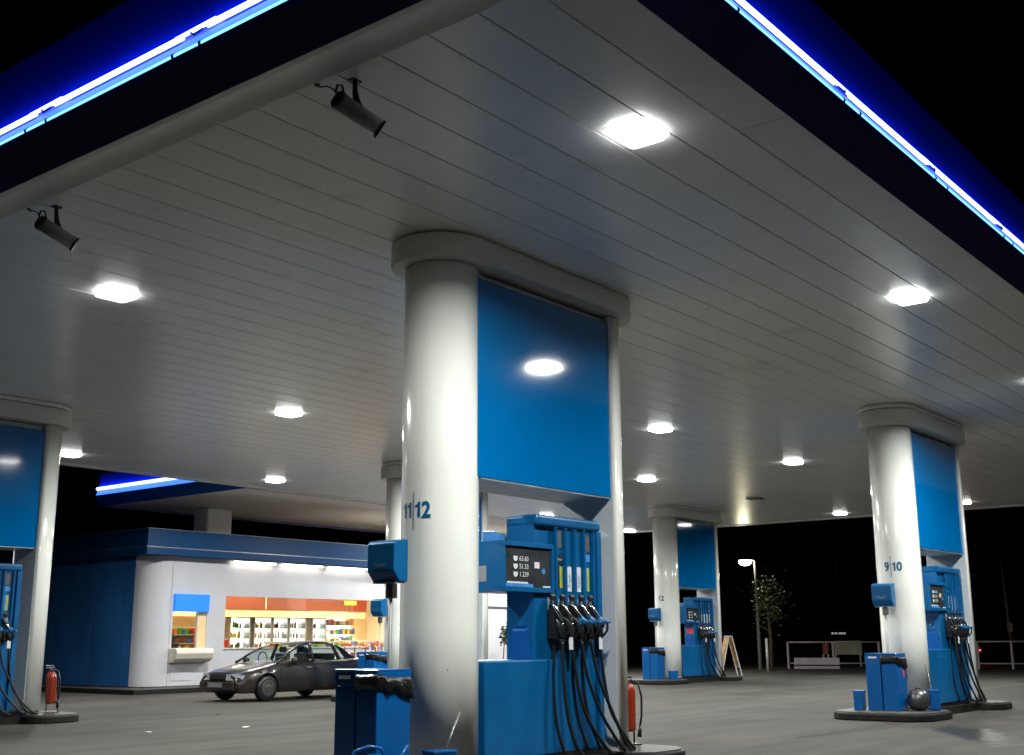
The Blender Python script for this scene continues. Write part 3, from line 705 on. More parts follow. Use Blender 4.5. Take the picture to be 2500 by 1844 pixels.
SC = dict(M=1.03)      # the nearest island is a little larger and farther than the grid would have it
ISL = dict(M=(8.353,7.550), R=(19.56,7.33), F=(30.15,18.27), B=(18.95,18.27), L=(7.75,18.27))
WHERE = dict(M='the large column numbered 11 12', R='the column numbered 9 10', F='the far column numbered 1 2', B='the column in front of the shop', L='the column cut by the left edge')
kerb0 = sized(make_kerb(ISL['M'], 'dark kerb island at the foot of ' + WHERE['M']), 'M')
pump0 = sized(make_pump(ISL['M'], 'blue fuel pump with five nozzles beside ' + WHERE['M']), 'M')
NUM = dict(M=('11','12'), R=('9','10'), F=('1','2'), B=('3','4'), L=('5','6'))
CLAB = dict(M='tall white column numbered 11 12 with glossy blue sign panel, nearest of all',
            R='white column numbered 9 10 with blue sign panel near the right edge',
            F='far white column numbered 1 2 with blue sign panel, beside the A-board',
            B='white column hidden behind column 11 12, in front of the shop window',
            L='white column with blue sign panel cut by the left edge of the photo')
bin0 = sized(make_bin((ISL['M'][0]-0.814, ISL['M'][1]-0.093), 'blue litter bin with a black liner spilling out, at ' + WHERE['M'], True), 'M')
bin1 = sized(make_bin((ISL['M'][0]-0.814, ISL['M'][1]+0.175), 'blue litter bin without a liner, at ' + WHERE['M'], False), 'M')
dis0 = sized(make_dispenser((ISL['M'][0]-0.736, ISL['M'][1]+0.057), 'large blue paper towel dispenser on a pole beside ' + WHERE['M']), 'M')
def place(proto, loc, label, skip=()):
    c = copy_tree(proto, None, skip); c.scale = (1,1,1); c.location = (*loc, .13 if proto.location.z > .05 else 0.); c['label'] = label; return c
for key, loc in ISL.items():
    sized(make_column(loc, CLAB[key], *NUM[key], key == 'M'), key)
    if key == 'M': continue
    W = WHERE[key]
    place(kerb0, loc, 'dark kerb island at the foot of ' + W)
    place(pump0, loc, 'blue fuel pump with hanging black hoses beside ' + W)
    if key == 'L': continue
    place(bin0, (loc[0]-.79, loc[1]-.09), 'slim blue litter bin with a black liner at ' + W)
    place(bin1, (loc[0]-.79, loc[1]+.17), 'slim blue litter bin without a liner at ' + W)
    place(dis0, (loc[0]-.715, loc[1]+.055), 'blue paper towel dispenser on a pole beside ' + W)
can0 = sized(make_can((ISL['M'][0]-1.154, ISL['M'][1]-0.340), 2.6, 'blue watering can at the foot of ' + WHERE['M']), 'M')
sq0 = sized(make_squeegee((ISL['M'][0]-0.618, ISL['M'][1]-0.577), -.2, 'blue squeegee bucket with grey handle at the foot of ' + WHERE['M']), 'M')
c = place(sq0, (ISL['R'][0]-1.0, ISL['R'][1]+.42), 'small blue bucket left of the bins at ' + WHERE['R'], ('squeegee_handle',)); c.rotation_euler.z = .1; c.scale = (.8,.9,1.3)
c = place(sq0, (ISL['R'][0]-.42, ISL['R'][1]-.56), 'blue squeegee bucket between the grey ball and the pump at ' + WHERE['R']); c.rotation_euler.z = .5; c.scale = (1,1,1.35)
c = place(sq0, (ISL['F'][0]-.62, ISL['F'][1]-.50), 'small blue bucket with a stick at the foot of ' + WHERE['F']); c.rotation_euler.z = -.4
r = empty('metal_ball', (ISL['R'][0]-.66, ISL['R'][1]-.40, .13), label='dark shiny metal ball on the kerb at the foot of ' + WHERE['R'], cat='metal ball')
MB().lathe([(.02,.0),(.11,.02),(.16,.08),(.175,.16),(.165,.23),(.12,.30),(.05,.33)], (0,0,0), 28).build('ball', mat('dark_tarnished_ball', (.10,.10,.10), .35, .6, var=.4, scale=6), r)
MB().lathe([(.05,.325),(.04,.35),(.02,.352)], (0,0,0), 14).build('knob', M['black'], r)
sized(make_ext((ISL['M'][0]+3.121, ISL['M'][1]-0.04), -.6, 'red fire extinguisher behind the rear post of ' + WHERE['M']), 'M')
make_ext((ISL['L'][0]+2.98, ISL['L'][1]-.10), -.9, 'red fire extinguisher on a stand behind ' + WHERE['L'], .12)
r = empty('wall_box', (ISL['R'][0]+RU+CR*.75, ISL['R'][1]-.12, 1.44), label='small white box with slanted edges on the rear post of ' + WHERE['R'], cat='box')
MB().extr([(-.13,.0),(-.09,-.17),(.10,-.17),(.17,-.06),(.17,.10),(.05,.22),(-.10,.25),(-.13,.2)], 'y', -.12, .14).build('box_shell', M['white'], r, bevel=.01)
MB().box((.03,-.124,-.05),(.12,-.1205,.06)).build('box_label', M['stickgrey'], r)
def find(root_name_label, part):
    for o in bpy.data.objects:
        if o.get('label') == root_name_label:
            for ch in o.children:
                if ch.name.split('.')[0] == part: return ch
q_ = find('slim blue litter bin with a black liner at ' + WHERE['R'], 'bin_body')
MB().box((.06,-.1235,.50),(.11,-.1215,.62)).build('red_sticker', M['pinksign'], q_)
q_ = find('blue fuel pump with hanging black hoses beside ' + WHERE['F'], 'hose_module')
MB().box((1.0965,-.20,1.27),(1.0985,.02,1.42)).build('red_sticker', M['pinksign'], q_)
# A-board beside F
r = empty('advert_board', (ISL['F'][0]+3.15, ISL['F'][1]-.25, .0), rz=.72, label='white framed folding advert board beside the far column numbered 1 2', cat='advert board')
for s in (-1, 1):
    def P(a, h, d=0): return (a, s*(.02+.28*(1-h/1.25))+d*s, .13+h)
    m = MB()
    for a in (-.30, .27): m.add([P(a,0),P(a+.03,0),P(a+.03,1.2),P(a,1.2),P(a,0,.025),P(a+.03,0,.025),P(a+.03,1.2,.025),P(a,1.2,.025)], [(0,1,2,3),(4,7,6,5),(0,4,5,1),(3,2,6,7),(1,5,6,2),(0,3,7,4)])
    m.add([P(-.3,1.17),P(.3,1.17),P(.3,1.2),P(-.3,1.2),P(-.3,1.17,.025),P(.3,1.17,.025),P(.3,1.2,.025),P(-.3,1.2,.025)], [(0,1,2,3),(4,7,6,5),(0,4,5,1),(3,2,6,7),(1,5,6,2),(0,3,7,4)])
    m.add([P(-.3,.25),P(.3,.25),P(.3,.28),P(-.3,.28),P(-.3,.25,.025),P(.3,.25,.025),P(.3,.28,.025),P(-.3,.28,.025)], [(0,1,2,3),(4,7,6,5),(0,4,5,1),(3,2,6,7),(1,5,6,2),(0,3,7,4)])
    m.build('board_frame', M['white'], r)
    m = MB(); m.add([P(-.26,.30,.005),P(.26,.30,.005),P(.26,1.15,.005),P(-.26,1.15,.005),P(-.26,.30,.015),P(.26,.30,.015),P(.26,1.15,.015),P(-.26,1.15,.015)], [(0,1,2,3),(4,7,6,5),(0,4,5,1),(3,2,6,7),(1,5,6,2),(0,3,7,4)])
    m.build('board_poster', M['boardbrown'], r)
# litter scraps on the ground
rnd = random.Random(5)
for i, (x, y, lab) in enumerate(((11.6,14.3,'white scrap of paper on the asphalt in the open lane left of column 11 12'),(13.4,17.3,'pale leaf on the asphalt in front of the parked car'),(10.2,14.7,'small pale scrap nearest the left kerb island'))):
    m = MB(); n = 7; m.add([(.05*math.cos(k*6.28/n)*(1+.5*rnd.random()), .035*math.sin(k*6.28/n)*(1+.6*rnd.random()), .004+.012*rnd.random()) for k in range(n)], [tuple(range(n))])
    o = m.build('paper_scrap', M['paper'], loc=(x, y, 0)); tag(o, lab, 'litter')

# ------------------------------------------------------------------ second canopy beyond
c2 = empty('second_canopy', (19.3, 24.3, 5.1), label='second canopy with a short blue neon line beyond the main one, above the shop', cat='canopy')
wl(MB().box((19.3,24.25,5.10),(36,30.3,5.16)), 'soffit', M['soffit2'], c2)
fascia('y', 19.3, 24.25, 30.9, c2, 1, tubes=False, mats=('under2','fascia'), zt=6.05)
wl(MB().tube([(19.2,24.6,5.615),(19.2,26.9,5.615)], .03, 10), 'neon_tube', M['tubec'], c2)
wl(MB().tube([(19.2,27.0,5.615),(19.2,30.9,5.615)], .045, 10), 'neon_tube', M['tubew'], c2)
wl(MB().box((19.3,30.3,5.05),(36,30.36,6.0)), 'far_fascia', M['navy'], c2)
wl(MB().box((19.3,30.36,5.05),(36,30.44,5.12)), 'far_trim', M['trim'], c2)
cc = MB().box((21.45,28.6,3.9),(22.35,29.3,5.10)).build('roof_column', M['white'], bevel=.06, seg=4); tag(cc, 'short square grey column between the shop roof and the second canopy', 'column')

# ------------------------------------------------------------------ shop
shop = empty('shop_building', (18.0, 26.3, 0), label='low station shop with blue roof band, pale front and side wall coloured as in blue shade', cat='shop')
VF = 26.3; GX0, GX1 = 20.45, 30.0
def W(mb, name, m, parent=shop, **k): return wl(mb, name, M[m], parent, **k)
rad = .62; ux = 18.0
corner = [(ux+rad-rad*math.cos(a), VF+rad-rad*math.sin(a)) for a in [PI/2*k/12 for k in range(13)]]
m = MB()
def wallstrip(pts, z0, z1, t=.12):
    mm = MB(); n = len(pts); inner = []
    for i, (x, y) in enumerate(pts):
        inner.append((x+t*(1 if True else 0), y+t))
    vs = [(x,y,z0) for x,y in pts]+[(x,y,z1) for x,y in pts]
    mm.add(vs, [(i,i+1,n+i+1,n+i) for i in range(n-1)], True); return mm
# outer skin: pale front with a rounded corner
W(wallstrip(corner + [(18.70,VF)], .12, 3.42), 'corner_wall', 'shopwhite')
W(MB().box((18.55,VF+.05,.12),(18.78,VF+.16,3.42)), 'wall_core', 'shopwhite')
W(MB().box((18.71,VF,.12),(18.775,VF+.15,3.42)).box((18.775,VF,2.46),(19.86,VF+.15,3.42)).box((18.775,VF,.12),(19.86,VF+.15,1.06)).box((19.86,VF,.12),(GX0,VF+.15,3.42)), 'front_wall', 'shopwhite')
W(MB().box((GX0+.01,VF-.0+.03,2.44),(GX1,VF+.15,3.42)), 'window_header', 'shopwhite')
W(MB().box((GX0+.01,VF+.03,.12),(26.0,VF+.15,1.04)), 'window_apron', 'shopwhite')
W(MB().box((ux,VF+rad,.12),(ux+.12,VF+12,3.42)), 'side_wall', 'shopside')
for q in range(1,5):
    W(MB().box((ux-.006,VF+rad+1.9*q,.12),(ux-.001,VF+rad+1.9*q+.025,3.4)), 'side_seam', 'navy')
W(MB().box((GX1,VF,.12),(37,VF+.15,3.42)), 'front_wall', 'shopwhite')
W(MB().box((GX1+.3,VF-.015,2.30),(36.9,VF-.002,2.37)), 'wall_groove', 'steel')
for q in (31.2,32.6,34.0): W(MB().box((q,VF-.004,.12),(q+.02,VF-.001,2.3)), 'wall_groove', 'steel')
W(MB().box((17.7,VF-.28,3.42),(37.3,VF+12.3,4.08)), 'roof_band', 'fascia2', bevel=.01, seg=1)
W(MB().box((17.685,VF-.295,3.60),(37.3,VF-.282,3.625)).box((17.685,VF-.28,3.60),(17.699,VF+12,3.625)), 'band_strip', 'alu')
W(MB().box((ux-.01,VF-.01,.0),(ux+2.7,VF+.1,.12)).box((ux-.02,VF+.5,0),(ux+.1,VF+12,.12)), 'plinth', 'black')
# fluorescent tubes below the roof band over the window
for a, b in ((20.55,22.1),(22.25,23.9),(24.05,25.8),(25.95,27.6)):
    fx = W(MB().box((a,VF-.20,3.385),(b,VF-.02,3.418)), 'light_fitting', 'ring')
    fo = MB().tube([(a+.04,VF-.10,3.36),(b-.04,VF-.10,3.36)], .022, 8).build('fluorescent_tube', M['tubeshop'], fx)
    fo.data.transform(Matrix.Translation(-Vector(shop.location)))
# night counter window with sign and tray
W(MB().box((18.775,VF-.10,2.0),(19.86,VF+.02,2.455)), 'lit_sign', 'bluesign', bevel=.015)
nw = W(MB().box((18.775,VF+.06,1.06),(19.62,VF+.075,2.0)), 'counter_window', 'shopglass')
W(MB().box((19.60,VF+.02,1.06),(19.86,VF+.14,2.0)), 'window_side_panel', 'warm')
W(MB().box((18.775,VF+.02,1.06),(18.80,VF+.1,2.0)).box((19.585,VF+.02,1.06),(19.60,VF+.1,2.0)), 'window_frame', 'ring')
tr = [(VF-.34,1.02),(VF-.36,.94),(VF-.30,.80),(VF-.18,.72),(VF+.0,.70),(VF+.0,1.07),(VF-.3,1.06)]
W(MB().extr(tr, 'x', 18.72, 19.88), 'counter_tray', 'pale', bevel=.01)
W(MB().box((18.80,VF-.012,.25),(19.45,VF-.001,.66)), 'hatch', 'shopwhite')
# glazing
W(MB().box((GX0+.06,VF+.08,1.05),(GX1,VF+.09,2.44)), 'shop_window', 'shopglass')
mf = MB()
for q in (GX0+.03, 27.8, GX1-.03): mf.box((q-.02,VF+.05,1.05),(q+.02,VF+.12,2.44))
mf.box((GX0,VF+.0,1.03),(26.0,VF+.13,1.065))
W(mf, 'window_frame', 'ring')
# interior shell
W(MB().box((18.2,31.2,.1),(31,31.35,3.4)), 'back_wall', 'warm')
W(MB().box((30.6,VF+.2,.1),(30.75,31.2,3.4)), 'inner_wall', 'pale')
W(MB().box((18.15,VF+.8,.1),(18.2,31.2,3.4)), 'inner_wall', 'warm')
W(MB().box((18.2,VF+.15,3.0),(30.6,31.2,3.05)), 'shop_ceiling', 'pale')
W(MB().box((18.2,VF+.15,.08),(30.6,31.2,.1)), 'shop_floor', 'shopfloor')
W(MB().box((20.2,30.0,2.22),(29.4,30.25,2.60)), 'orange_bulkhead', 'orange')
W(MB().box((28.6,29.985,2.22),(29.4,29.998,2.60)), 'bulkhead_print', 'red')
W(MB().box((24.9,29.98,2.22),(24.93,29.998,2.60)), 'bulkhead_seam', 'pale')
W(MB().box((28.3,29.97,2.42),(28.9,29.984,2.58)), 'bulkhead_emblem', 'stickyel')
W(MB().box((20.2,30.05,1.98),(29.4,30.3,2.2)), 'bulkhead_skirt', 'warm')
area('shop_interior_light', (22.5,29.0,2.95), 5., 1.6, 270, (1,.80,.52)); area('shop_interior_light', (27.5,28.6,2.95), 4., 1.6, 290, (1,.84,.60))
area('shop_interior_light', (19.3,28.2,2.9), 1.2, 1.2, 40, (1,.82,.5))
for q in (27.9, 33.0):  # unseen lamps added to brighten the second soffit and its roof column
    rr_ = empty('ceiling_lamp', (q, 25.0, 5.10), label='unseen lamp added under the second canopy behind column 11 12, nearer the %s' % ('window' if q < 30 else 'road'), cat='ceiling lamp', group='added unseen lamps under the second canopy')
    MB().prism(rrect(-.2,-.17,.2,.17,.05), -.05, -.002).build('diffuser', M['lamp'], rr_); area('lamp_light', (q, 25.0, 5.01), .4, .35, 300, (1,1,.95), 172)
W(MB().box((17.8,VF-.15,4.081),(37.2,VF+12.2,4.10)), 'roof_bounce_sheet', 'soffit2')  # unseen pale sheet added to bounce lamp light up to the soffit
# cooler cabinets with bottles on lit shelves
prod = [mat('product_'+n, c_, .35, var=.1) for n, c_ in (('red',(.6,.05,.03)),('orange',(.75,.25,.03)),('yellow',(.75,.6,.08)),('green',(.12,.4,.06)),('white',(.8,.8,.78)),('blue',(.05,.15,.5)),('brown',(.2,.09,.04)))]
fridges = [(23.85,24.68),(24.82,25.55),(25.58,26.24),(26.28,27.02),(27.28,27.92)]
FLAB = ['drinks cooler with green cartons on its upper shelf, leftmost in the shop','drinks cooler with orange cartons, second in the shop row','drinks cooler third in the shop row behind the car roof','drinks cooler fourth in the shop row','separate drinks cooler at the right end of the shop row']
for i, (a, b) in enumerate(fridges):
    r = empty('drinks_cooler', (a, 30.4, .1), label=FLAB[i], cat='drinks cooler', group='lit drinks coolers along the shop wall')
    wd = b-a
    MB().box((0,0,0),(.05,.7,1.95)).box((wd-.05,0,0),(wd,.7,1.95)).box((0,0,1.86),(wd,.7,1.95)).box((0,0,0),(wd,.7,.25)).build('cabinet', M['alu'], r)
    MB().box((.05,.66,.25),(wd-.05,.68,1.86)).build('light_panel', M['fridgelit'], r)
    mb = [MB() for _ in prod]
    for sh in range(5):
        z = .28+sh*.32; x = .08
        cidx = rnd.choice(range(len(prod)))
        while x < wd-.12:
            if rnd.random() < .25: cidx = rnd.choice(range(len(prod)))
            if i == 0 and sh > 3: cidx = 3
            if i == 1 and sh in (3,2): cidx = 1
            h = rnd.uniform(.14,.25); mb[cidx].lathe([(.03,z),(.032,z+h*.65),(.014,z+h*.85),(.014,z+h)], (x,.30+.1*rnd.random(),0), 8); x += .075
    for j, q in enumerate(mb):
        if q.v: q.build('bottle_row', prod[j], r)
    sh_ = MB()
    for k2 in range(5): sh_.box((.05,.1,.26+k2*.32),(wd-.05,.6,.275+k2*.32))
    sh_.build('shelves', M['alu'], r)
# open wall shelf with packets, counter goods
def shelf(x, y, wdt, label, hgt=1.7, n=5, seed=1, lit=True):
    rd = random.Random(seed); r = empty('goods_shelf', (x, y, .1), label=label, cat='shelf')
    MB().box((0,.35,0),(wdt,.4,hgt)).build('shelf_back', M['fridgelit'] if lit else M['pale'], r)
    m = MB(); 
    for k2 in range(n): m.box((0,0,.1+k2*(hgt-.1)/n),(wdt,.35,.12+k2*(hgt-.1)/n))
    m.build('shelf_boards', M['pale'], r)
    mb = [MB() for _ in prod]
    for k2 in range(n):
        xx = .03
        while xx < wdt-.1:
            ww = rd.uniform(.07,.16); hh = rd.uniform(.12, (hgt-.1)/n-.05); z = .122+k2*(hgt-.1)/n
            mb[rd.randrange(len(prod))].box((xx,.06,z),(xx+ww,.26,z+hh)); xx += ww+.015
    for j, q in enumerate(mb):
        if q.v: q.build('packet_row', prod[j], r)
    return r
shelf(28.0, 30.5, 1.45, 'brightly lit wall shelf of colourful packets right of the coolers', 1.95, 6, 3)
shelf(20.75, 27.2, .8, 'low pale blue display with red goods just inside the window, left end', 1.22, 3, 9, False)
shelf(23.3, 27.7, 3.2, 'long low display of yellow and red goods behind the car roof, at the window', 1.12, 4, 12, False)
shelf(27.0, 28.6, 2.2, 'pale blue chest display at the right end of the shop, below the bright wall shelf', 1.15, 3, 33, False)
shelf(19.8, 28.3, 1.9, 'cluttered dim shelf seen through the small counter window', 1.55, 6, 17, False)
# clerk's counter seen through the small window
r = empty('till_counter', (18.4, 27.0, .1), label='grey till with clutter behind the small counter window', cat='till')
MB().box((0,0,0),(1.8,.5,.95)).build('counter', M['pale'], r)
MB().box((.75,.05,.95),(1.15,.35,1.10)).box((.8,.2,1.1),(1.1,.25,1.35)).build('till', M['black'], r, bevel=.01)
MB().box((.4,.1,.95),(.6,.3,1.05)).build('yellow_box', prod[2], r)
# plant stand in front of the shop -----------------------------------
def leaves(n, cx, cy, cz, rx, ry, rz, size, seed, clump=10):
    rd = random.Random(seed); m = MB()
    cl = []
    for _ in range(clump):
        while True:
            p = (rd.uniform(-1,1), rd.uniform(-1,1), rd.uniform(-1,1))
            if p[0]**2+p[1]**2+p[2]**2 < 1: break
        cl.append((p[0]*rx*.8, p[1]*ry*.8, p[2]*rz*.8, rd.uniform(.25,.5)))
    for _ in range(n):
        c_ = rd.choice(cl); s_ = c_[3]
        x = cx + c_[0] + rd.gauss(0, rx*s_*.5); y = cy + c_[1] + rd.gauss(0, ry*s_*.5); z = cz + c_[2] + rd.gauss(0, rz*s_*.5)
        a = Vector((rd.gauss(0,1), rd.gauss(0,1), rd.gauss(0,.6))).normalized(); b = a.cross(Vector((rd.gauss(0,1), rd.gauss(0,1), rd.gauss(0,1)))).normalized()
        l = size*rd.uniform(.6,1.3); p = Vector((x,y,z))
        m.add([p, p+a*l*.5+b*l*.28, p+a*l, p+a*l*.5-b*l*.28], [(0,1,2,3)])
    return m
r = empty('plant_stand', (24.7, 25.75, 0), label='two-tier stand of potted plants with red flowers in front of the shop wall', cat='plant stand')
m = MB()
for z in (.35,.75): m.box((-.1,-.2,z),(1.7,.25,z+.03))
for q in (-.1,.75,1.67): m.box((q,-.2,0.1),(q+.03,-.17,1.05)); m.box((q,.22,0.1),(q+.03,.25,1.05))
m.build('stand', M['steel'], r)
leaves(900, .8, 0, .62, .85, .2, .30, .10, 4, 14).build('foliage', M['leaf'], r)
leaves(260, .8, 0, 1.10, .85, .2, .10, .07, 6, 9).build('flowers', M['flower'], r)
m = MB()
for q in range(6): m.lathe([(.07,.38),(.10,.52)], (.05+.3*q,0,0), 10); m.lathe([(.07,.78),(.10,.90)], (.0+.3*q,.02,0), 10)
m.build('pots', M['orange'], r)
r = empty('potted_shrub', (31.3, 25.4, 0), label='small potted shrub before the pale wall, seen beside the pump', cat='shrub')
MB().lathe([(.16,.1),(.22,.5),(.22,.52)], (0,0,0), 16).build('pot', M['orange'], r)
leaves(300, .15, 0, 1.45, .40, .3, .35, .14, 8, 7).build('foliage', M['leafdk'], r)
MB().tube([(0,0,.5),(.05,0,1.0),(.12,0,1.4)], .02, 6).build('stem', M['bark'], r)
# pavement before the shop
pv = MB().box((17.0,25.1,0),(37.5,26.29,.10)).box((17.0,26.31,0),(17.98,42,.10)).build('pavement', M['islandtop']); tag(pv, kind='structure')
kb = MB().box((16.86,24.98,0),(37.5,25.1,.11)).box((16.86,25.1,0),(17.0,42,.11)).build('kerb', M['kerb']); tag(kb, kind='structure')

# ------------------------------------------------------------------ cars
def make_car(loc, rz, label, sc, paint=None, lit=None):
    r = empty('parked_car', (*loc, 0), rz, label=label, cat='car', sc=sc)
    L, hw = 4.42, .83; xa = (.82, 3.43); R0 = .355
    def top(x):
        K = [(0,.60),(.06,.66),(.35,.74),(.9,.84),(1.18,.90),(1.6,.92),(2.6,.94),(3.5,.96),(3.75,.985),(4.25,.97),(4.38,.90),(4.42,.80)]
        for (a,b),(c_,d) in zip(K, K[1:]):
            if x <= c_: t = (x-a)/(c_-a); return b+(d-b)*t
        return .8
    def wid(x):
        if x < .55: return hw*(.80+.20*math.sin(PI/2*min(1,x/.55)))
        if x > 3.9: return hw*(.88+.12*math.cos(PI/2*(x-3.9)/.52))
        return hw
    def arch(x):
        for a in xa:
            d = abs(x-a)
            if d < R0: return .29+math.sqrt(R0*R0-d*d)
        return 0
    N = 96; sec = []
    for i in range(N+1):
        x = L*i/N; z = top(x); w_ = wid(x); a = arch(x); inset = .0
        nose = min(1, x/.12); tail = min(1, (L-x)/.10)
        lowz = .20 + .14*(1-min(nose, tail))
        pts = [(0,z+.015),(.45*w_,z+.012),(.78*w_,z-.005),(.93*w_,z-.05),(.985*w_,z-.16),(1.0*w_,max(.52,a+.03)),(1.0*w_,max(.40,a+.012)),(.985*w_,max(lowz+.03,a)),(.95*w_,max(lowz,a)),(.80*w_,max(lowz,a) if a else lowz),(0,lowz)]
        sec.append([(x,-y,zz) for y,zz in pts] )
    m = MB(); n = len(sec[0])
    vs = [p for s_ in sec for p in s_]; fs = [(i*n+k,(i+1)*n+k,(i+1)*n+k+1,i*n+k+1) for i in range(N) for k in range(n-1)]
    m.add(vs, fs, True); m.add([(x,-y,z) for x,y,z in vs], [f_[::-1] for f_ in fs], True)
    for s_ in (sec[0], sec[-1]):
        loop = s_ + [(x,-y,z) for x,y,z in s_[::-1][1:-1]]; m.add(loop, [tuple(range(len(loop)))])
    body = m.build('body', paint or M['carpaint'], r)
    # greenhouse
    gx = [(1.12,.885,.74),(1.52,1.14,.69),(1.93,1.335,.62),(2.15,1.385,.60),(2.7,1.40,.60),(3.05,1.365,.60),(3.35,1.23,.65),(3.68,.985,.72)]
    m = MB(); vs = []
    for x, z, w_ in gx:
        zb = top(x)-.005; wb = .80
        vs += [(x,-wb,zb),(x,-(wb+(w_-wb)*.92),zb+(z-zb)*.92) if z-zb>.02 else (x,-wb,zb),(x,-w_*.86,z),(x,0,z+.012),(x,w_*.86,z),(x,(wb+(w_-wb)*.92),zb+(z-zb)*.92) if z-zb>.02 else (x,wb,zb),(x,wb,zb)]
    NG = len(gx)
    def F(i, k): return (i*7+k,(i+1)*7+k,(i+1)*7+k+1,i*7+k+1)
    roof = [F(i,k) for i in range(2, NG-3) for k in (1,2,3,4)]
    m.add(vs, roof, True)
    for s in (0, 6):
        q = (1, 2) if s == 0 else (5, 4)
        def V(i, k): return Vector(vs[i*7+k])
        rail_ = [V(i, q[0]) for i in range(0, NG)]
        m.tube(rail_, .030, 6)
        m.tube([V(3, s)+Vector((.12,0,0)), V(3, q[0])+Vector((.14,0,0))], .045, 6); m.tube([V(5, s)+Vector((.10,0,0)), V(5, q[0])], .05, 6)
        m.add([V(6,s), V(7,s), V(7,q[0]), V(6,q[0]), V(5,q[0])+Vector((.12,0,-.02))], [(0,1,2,3),(0,3,4)])
    m.build('cabin_roof', paint or M['carpaint'], r)
    def pan(name, fl):
        mm = MB(); mm.add([(x, y*1.0, z-.004) for x, y, z in vs], fl, True); return mm.build(name, M['cglass'], r)
    pan('windscreen', [F(i,k) for i in (0,1) for k in (1,2,3,4)])
    pan('rear_window', [F(i,k) for i in (5,6) for k in (1,2,3,4)])
    pan('side_window', [F(i,0) for i in range(0,6)]); pan('side_window', [F(i,5) for i in range(0,6)])
    MB().box((1.2,-.72,.6),(3.6,.72,.86)).build('cabin_floor', M['black'], r)
    m = MB()
    for y in (-.36,.36): m.box((2.2,y-.22,.8),(2.34,y+.22,1.10)); m.box((2.24,y-.11,1.12),(2.32,y+.11,1.26))
    m.box((3.05,-.6,.8),(3.2,.6,1.10)); m.build('seats', M['seat'], r, bevel=.02)
    m = MB()
    for k in range(24):
        a0 = 2*PI*k/24; a1 = 2*PI*(k+1)/24
        m.tube([(1.62,.36+.17*math.cos(a0),.98+.16*math.sin(a0)),(1.62,.36+.17*math.cos(a1),.98+.16*math.sin(a1))], .014, 6, cap=False)
    m.build('steering_wheel', M['black'], r)
    # wheels
    for a in xa:
        for s in (1,-1):
            y = -s*.76
            wh = MB().lathe([(.20,-.10),(.275,-.10),(.30,-.07),(.30,.07),(.275,.10),(.20,.10)], (a,y,.30), 28, 'y').build('wheel', M['rubber'], r)
            MB().lathe([(.205,-.101),(.195,-.112),(.15,-.104),(.07,-.108),(.055,-.118)], (a,y,.30), 24, 'y').build('rim', M['hub'], wh) if s > 0 else MB().lathe([(.055,.118),(.07,.108),(.15,.104),(.195,.112),(.205,.101)], (a,y,.30), 24, 'y').build('rim', M['hub'], wh)
    m = MB()
    for a in xa: m.box((a-.33,-.72,.25),(a+.33,.72,.70))
    m.build('wheel_wells', M['black'], r)
    # front: lamps, grille, plate, bumper line, mirrors, handles
    for s in (1,-1):
        m = MB(); m.add([(-.012+.0,-s*.30,.50),(.02,-s*.62,.50),(.16,-s*.715,.52),(.22,-s*.74,.62),(.05,-s*.62,.665),(-.0,-s*.32,.64)], [(0,1,4,5),(1,2,3,4)]); 
        m.v = [(x-.016,y*1.01,z) for x,y,z in m.v]; m.build('headlight', M['headlight'], r)
        m = MB().box((4.385,-s*.40,.66),(4.43,-s*.70,.80)); m.build('tail_light', lit or M['pinksign'], r)
        m = MB().lathe([(.02,0),(.09,.02),(.10,.07),(.07,.11)], (1.50,-s*.92,.93), 12, 'x'); m.box((1.50,-s*.80,.90),(1.56,-s*.90,.93)); m.build('wing_mirror', M['black'], r)
        m = MB().box((2.02,-s*.835,.76),(2.20,-s*.85,.79)).box((2.90,-s*.835,.77),(3.06,-s*.85,.80)); m.build('door_handle', M['chrome'], r)
        m = MB()
        for q in (1.22,2.30,3.10): m.box((q,-s*.8295,.34),(q+.012,-s*.8325,.86))
        m.box((1.2,-s*.8295,.50),(3.05,-s*.8395,.53)); m.build('door_seams', M['black'], r)
    MB().box((-.03,-.28,.53),(.0,.28,.63)).build('grille', M['black'], r)
    m = MB().extr([(-.07,.28),(-.085,.36),(-.07,.47),(.10,.48),(.10,.26)], 'y', -.62, .62); m.build('front_bumper', paint or M['carpaint'], r, bevel=.02)
    MB().box((-.10,-.27,.34),(-.088,.27,.45)).build('number_plate', M['plate'], r)
    MB().tube([(2.35,0,1.40),(2.5,0,1.62)], .008, 6).build('aerial', M['black'], r)
    return r
make_car((16.02, 20.72), 0, 'dusty dark saloon car parked in front of the shop, nose to the left', .88)
grn = mat('dark_green_car_paint', (.01, .06, .055), .25, .2, var=.2, coat=.8)
make_car((29.2, 23.2), 0, 'dark green car partly seen in the gap behind the pump at column 11 12', .88, grn)

# ------------------------------------------------------------------ distance: road side
def at(x, y, D):     # direction measured in the photograph, placed at its own distance
    d = r2*((x-1250)/f) - u2*((y-922)/f) + fw; h = math.hypot(d.x, d.y); return Vector((d.x/h*D, d.y/h*D, CAMZ + d.z/h*D))
b = at(1857,1640,50); r = empty('street_lamp', (b.x,b.y,0), label='lit street lamp on a thin pole beyond the forecourt', cat='street lamp')
hz = 4.42
perp = Vector((cy_,-sy_,0))
MB().tube([(0,0,0),(-.02*perp.x,-.02*perp.y,hz-.06),(-.12*perp.x,-.12*perp.y,hz+.02),(-.3*perp.x,-.3*perp.y,hz+.03)], [.075,.05,.045,.04], 10).build('pole', M['pole'], r)
h = MB().lathe([(.05,.05),(.20,.03),(.27,-.03),(.26,-.05)], tuple(Vector((-.42*perp.x,-.42*perp.y,hz+.03))), 20).build('lamp_head', M['steel'], r)
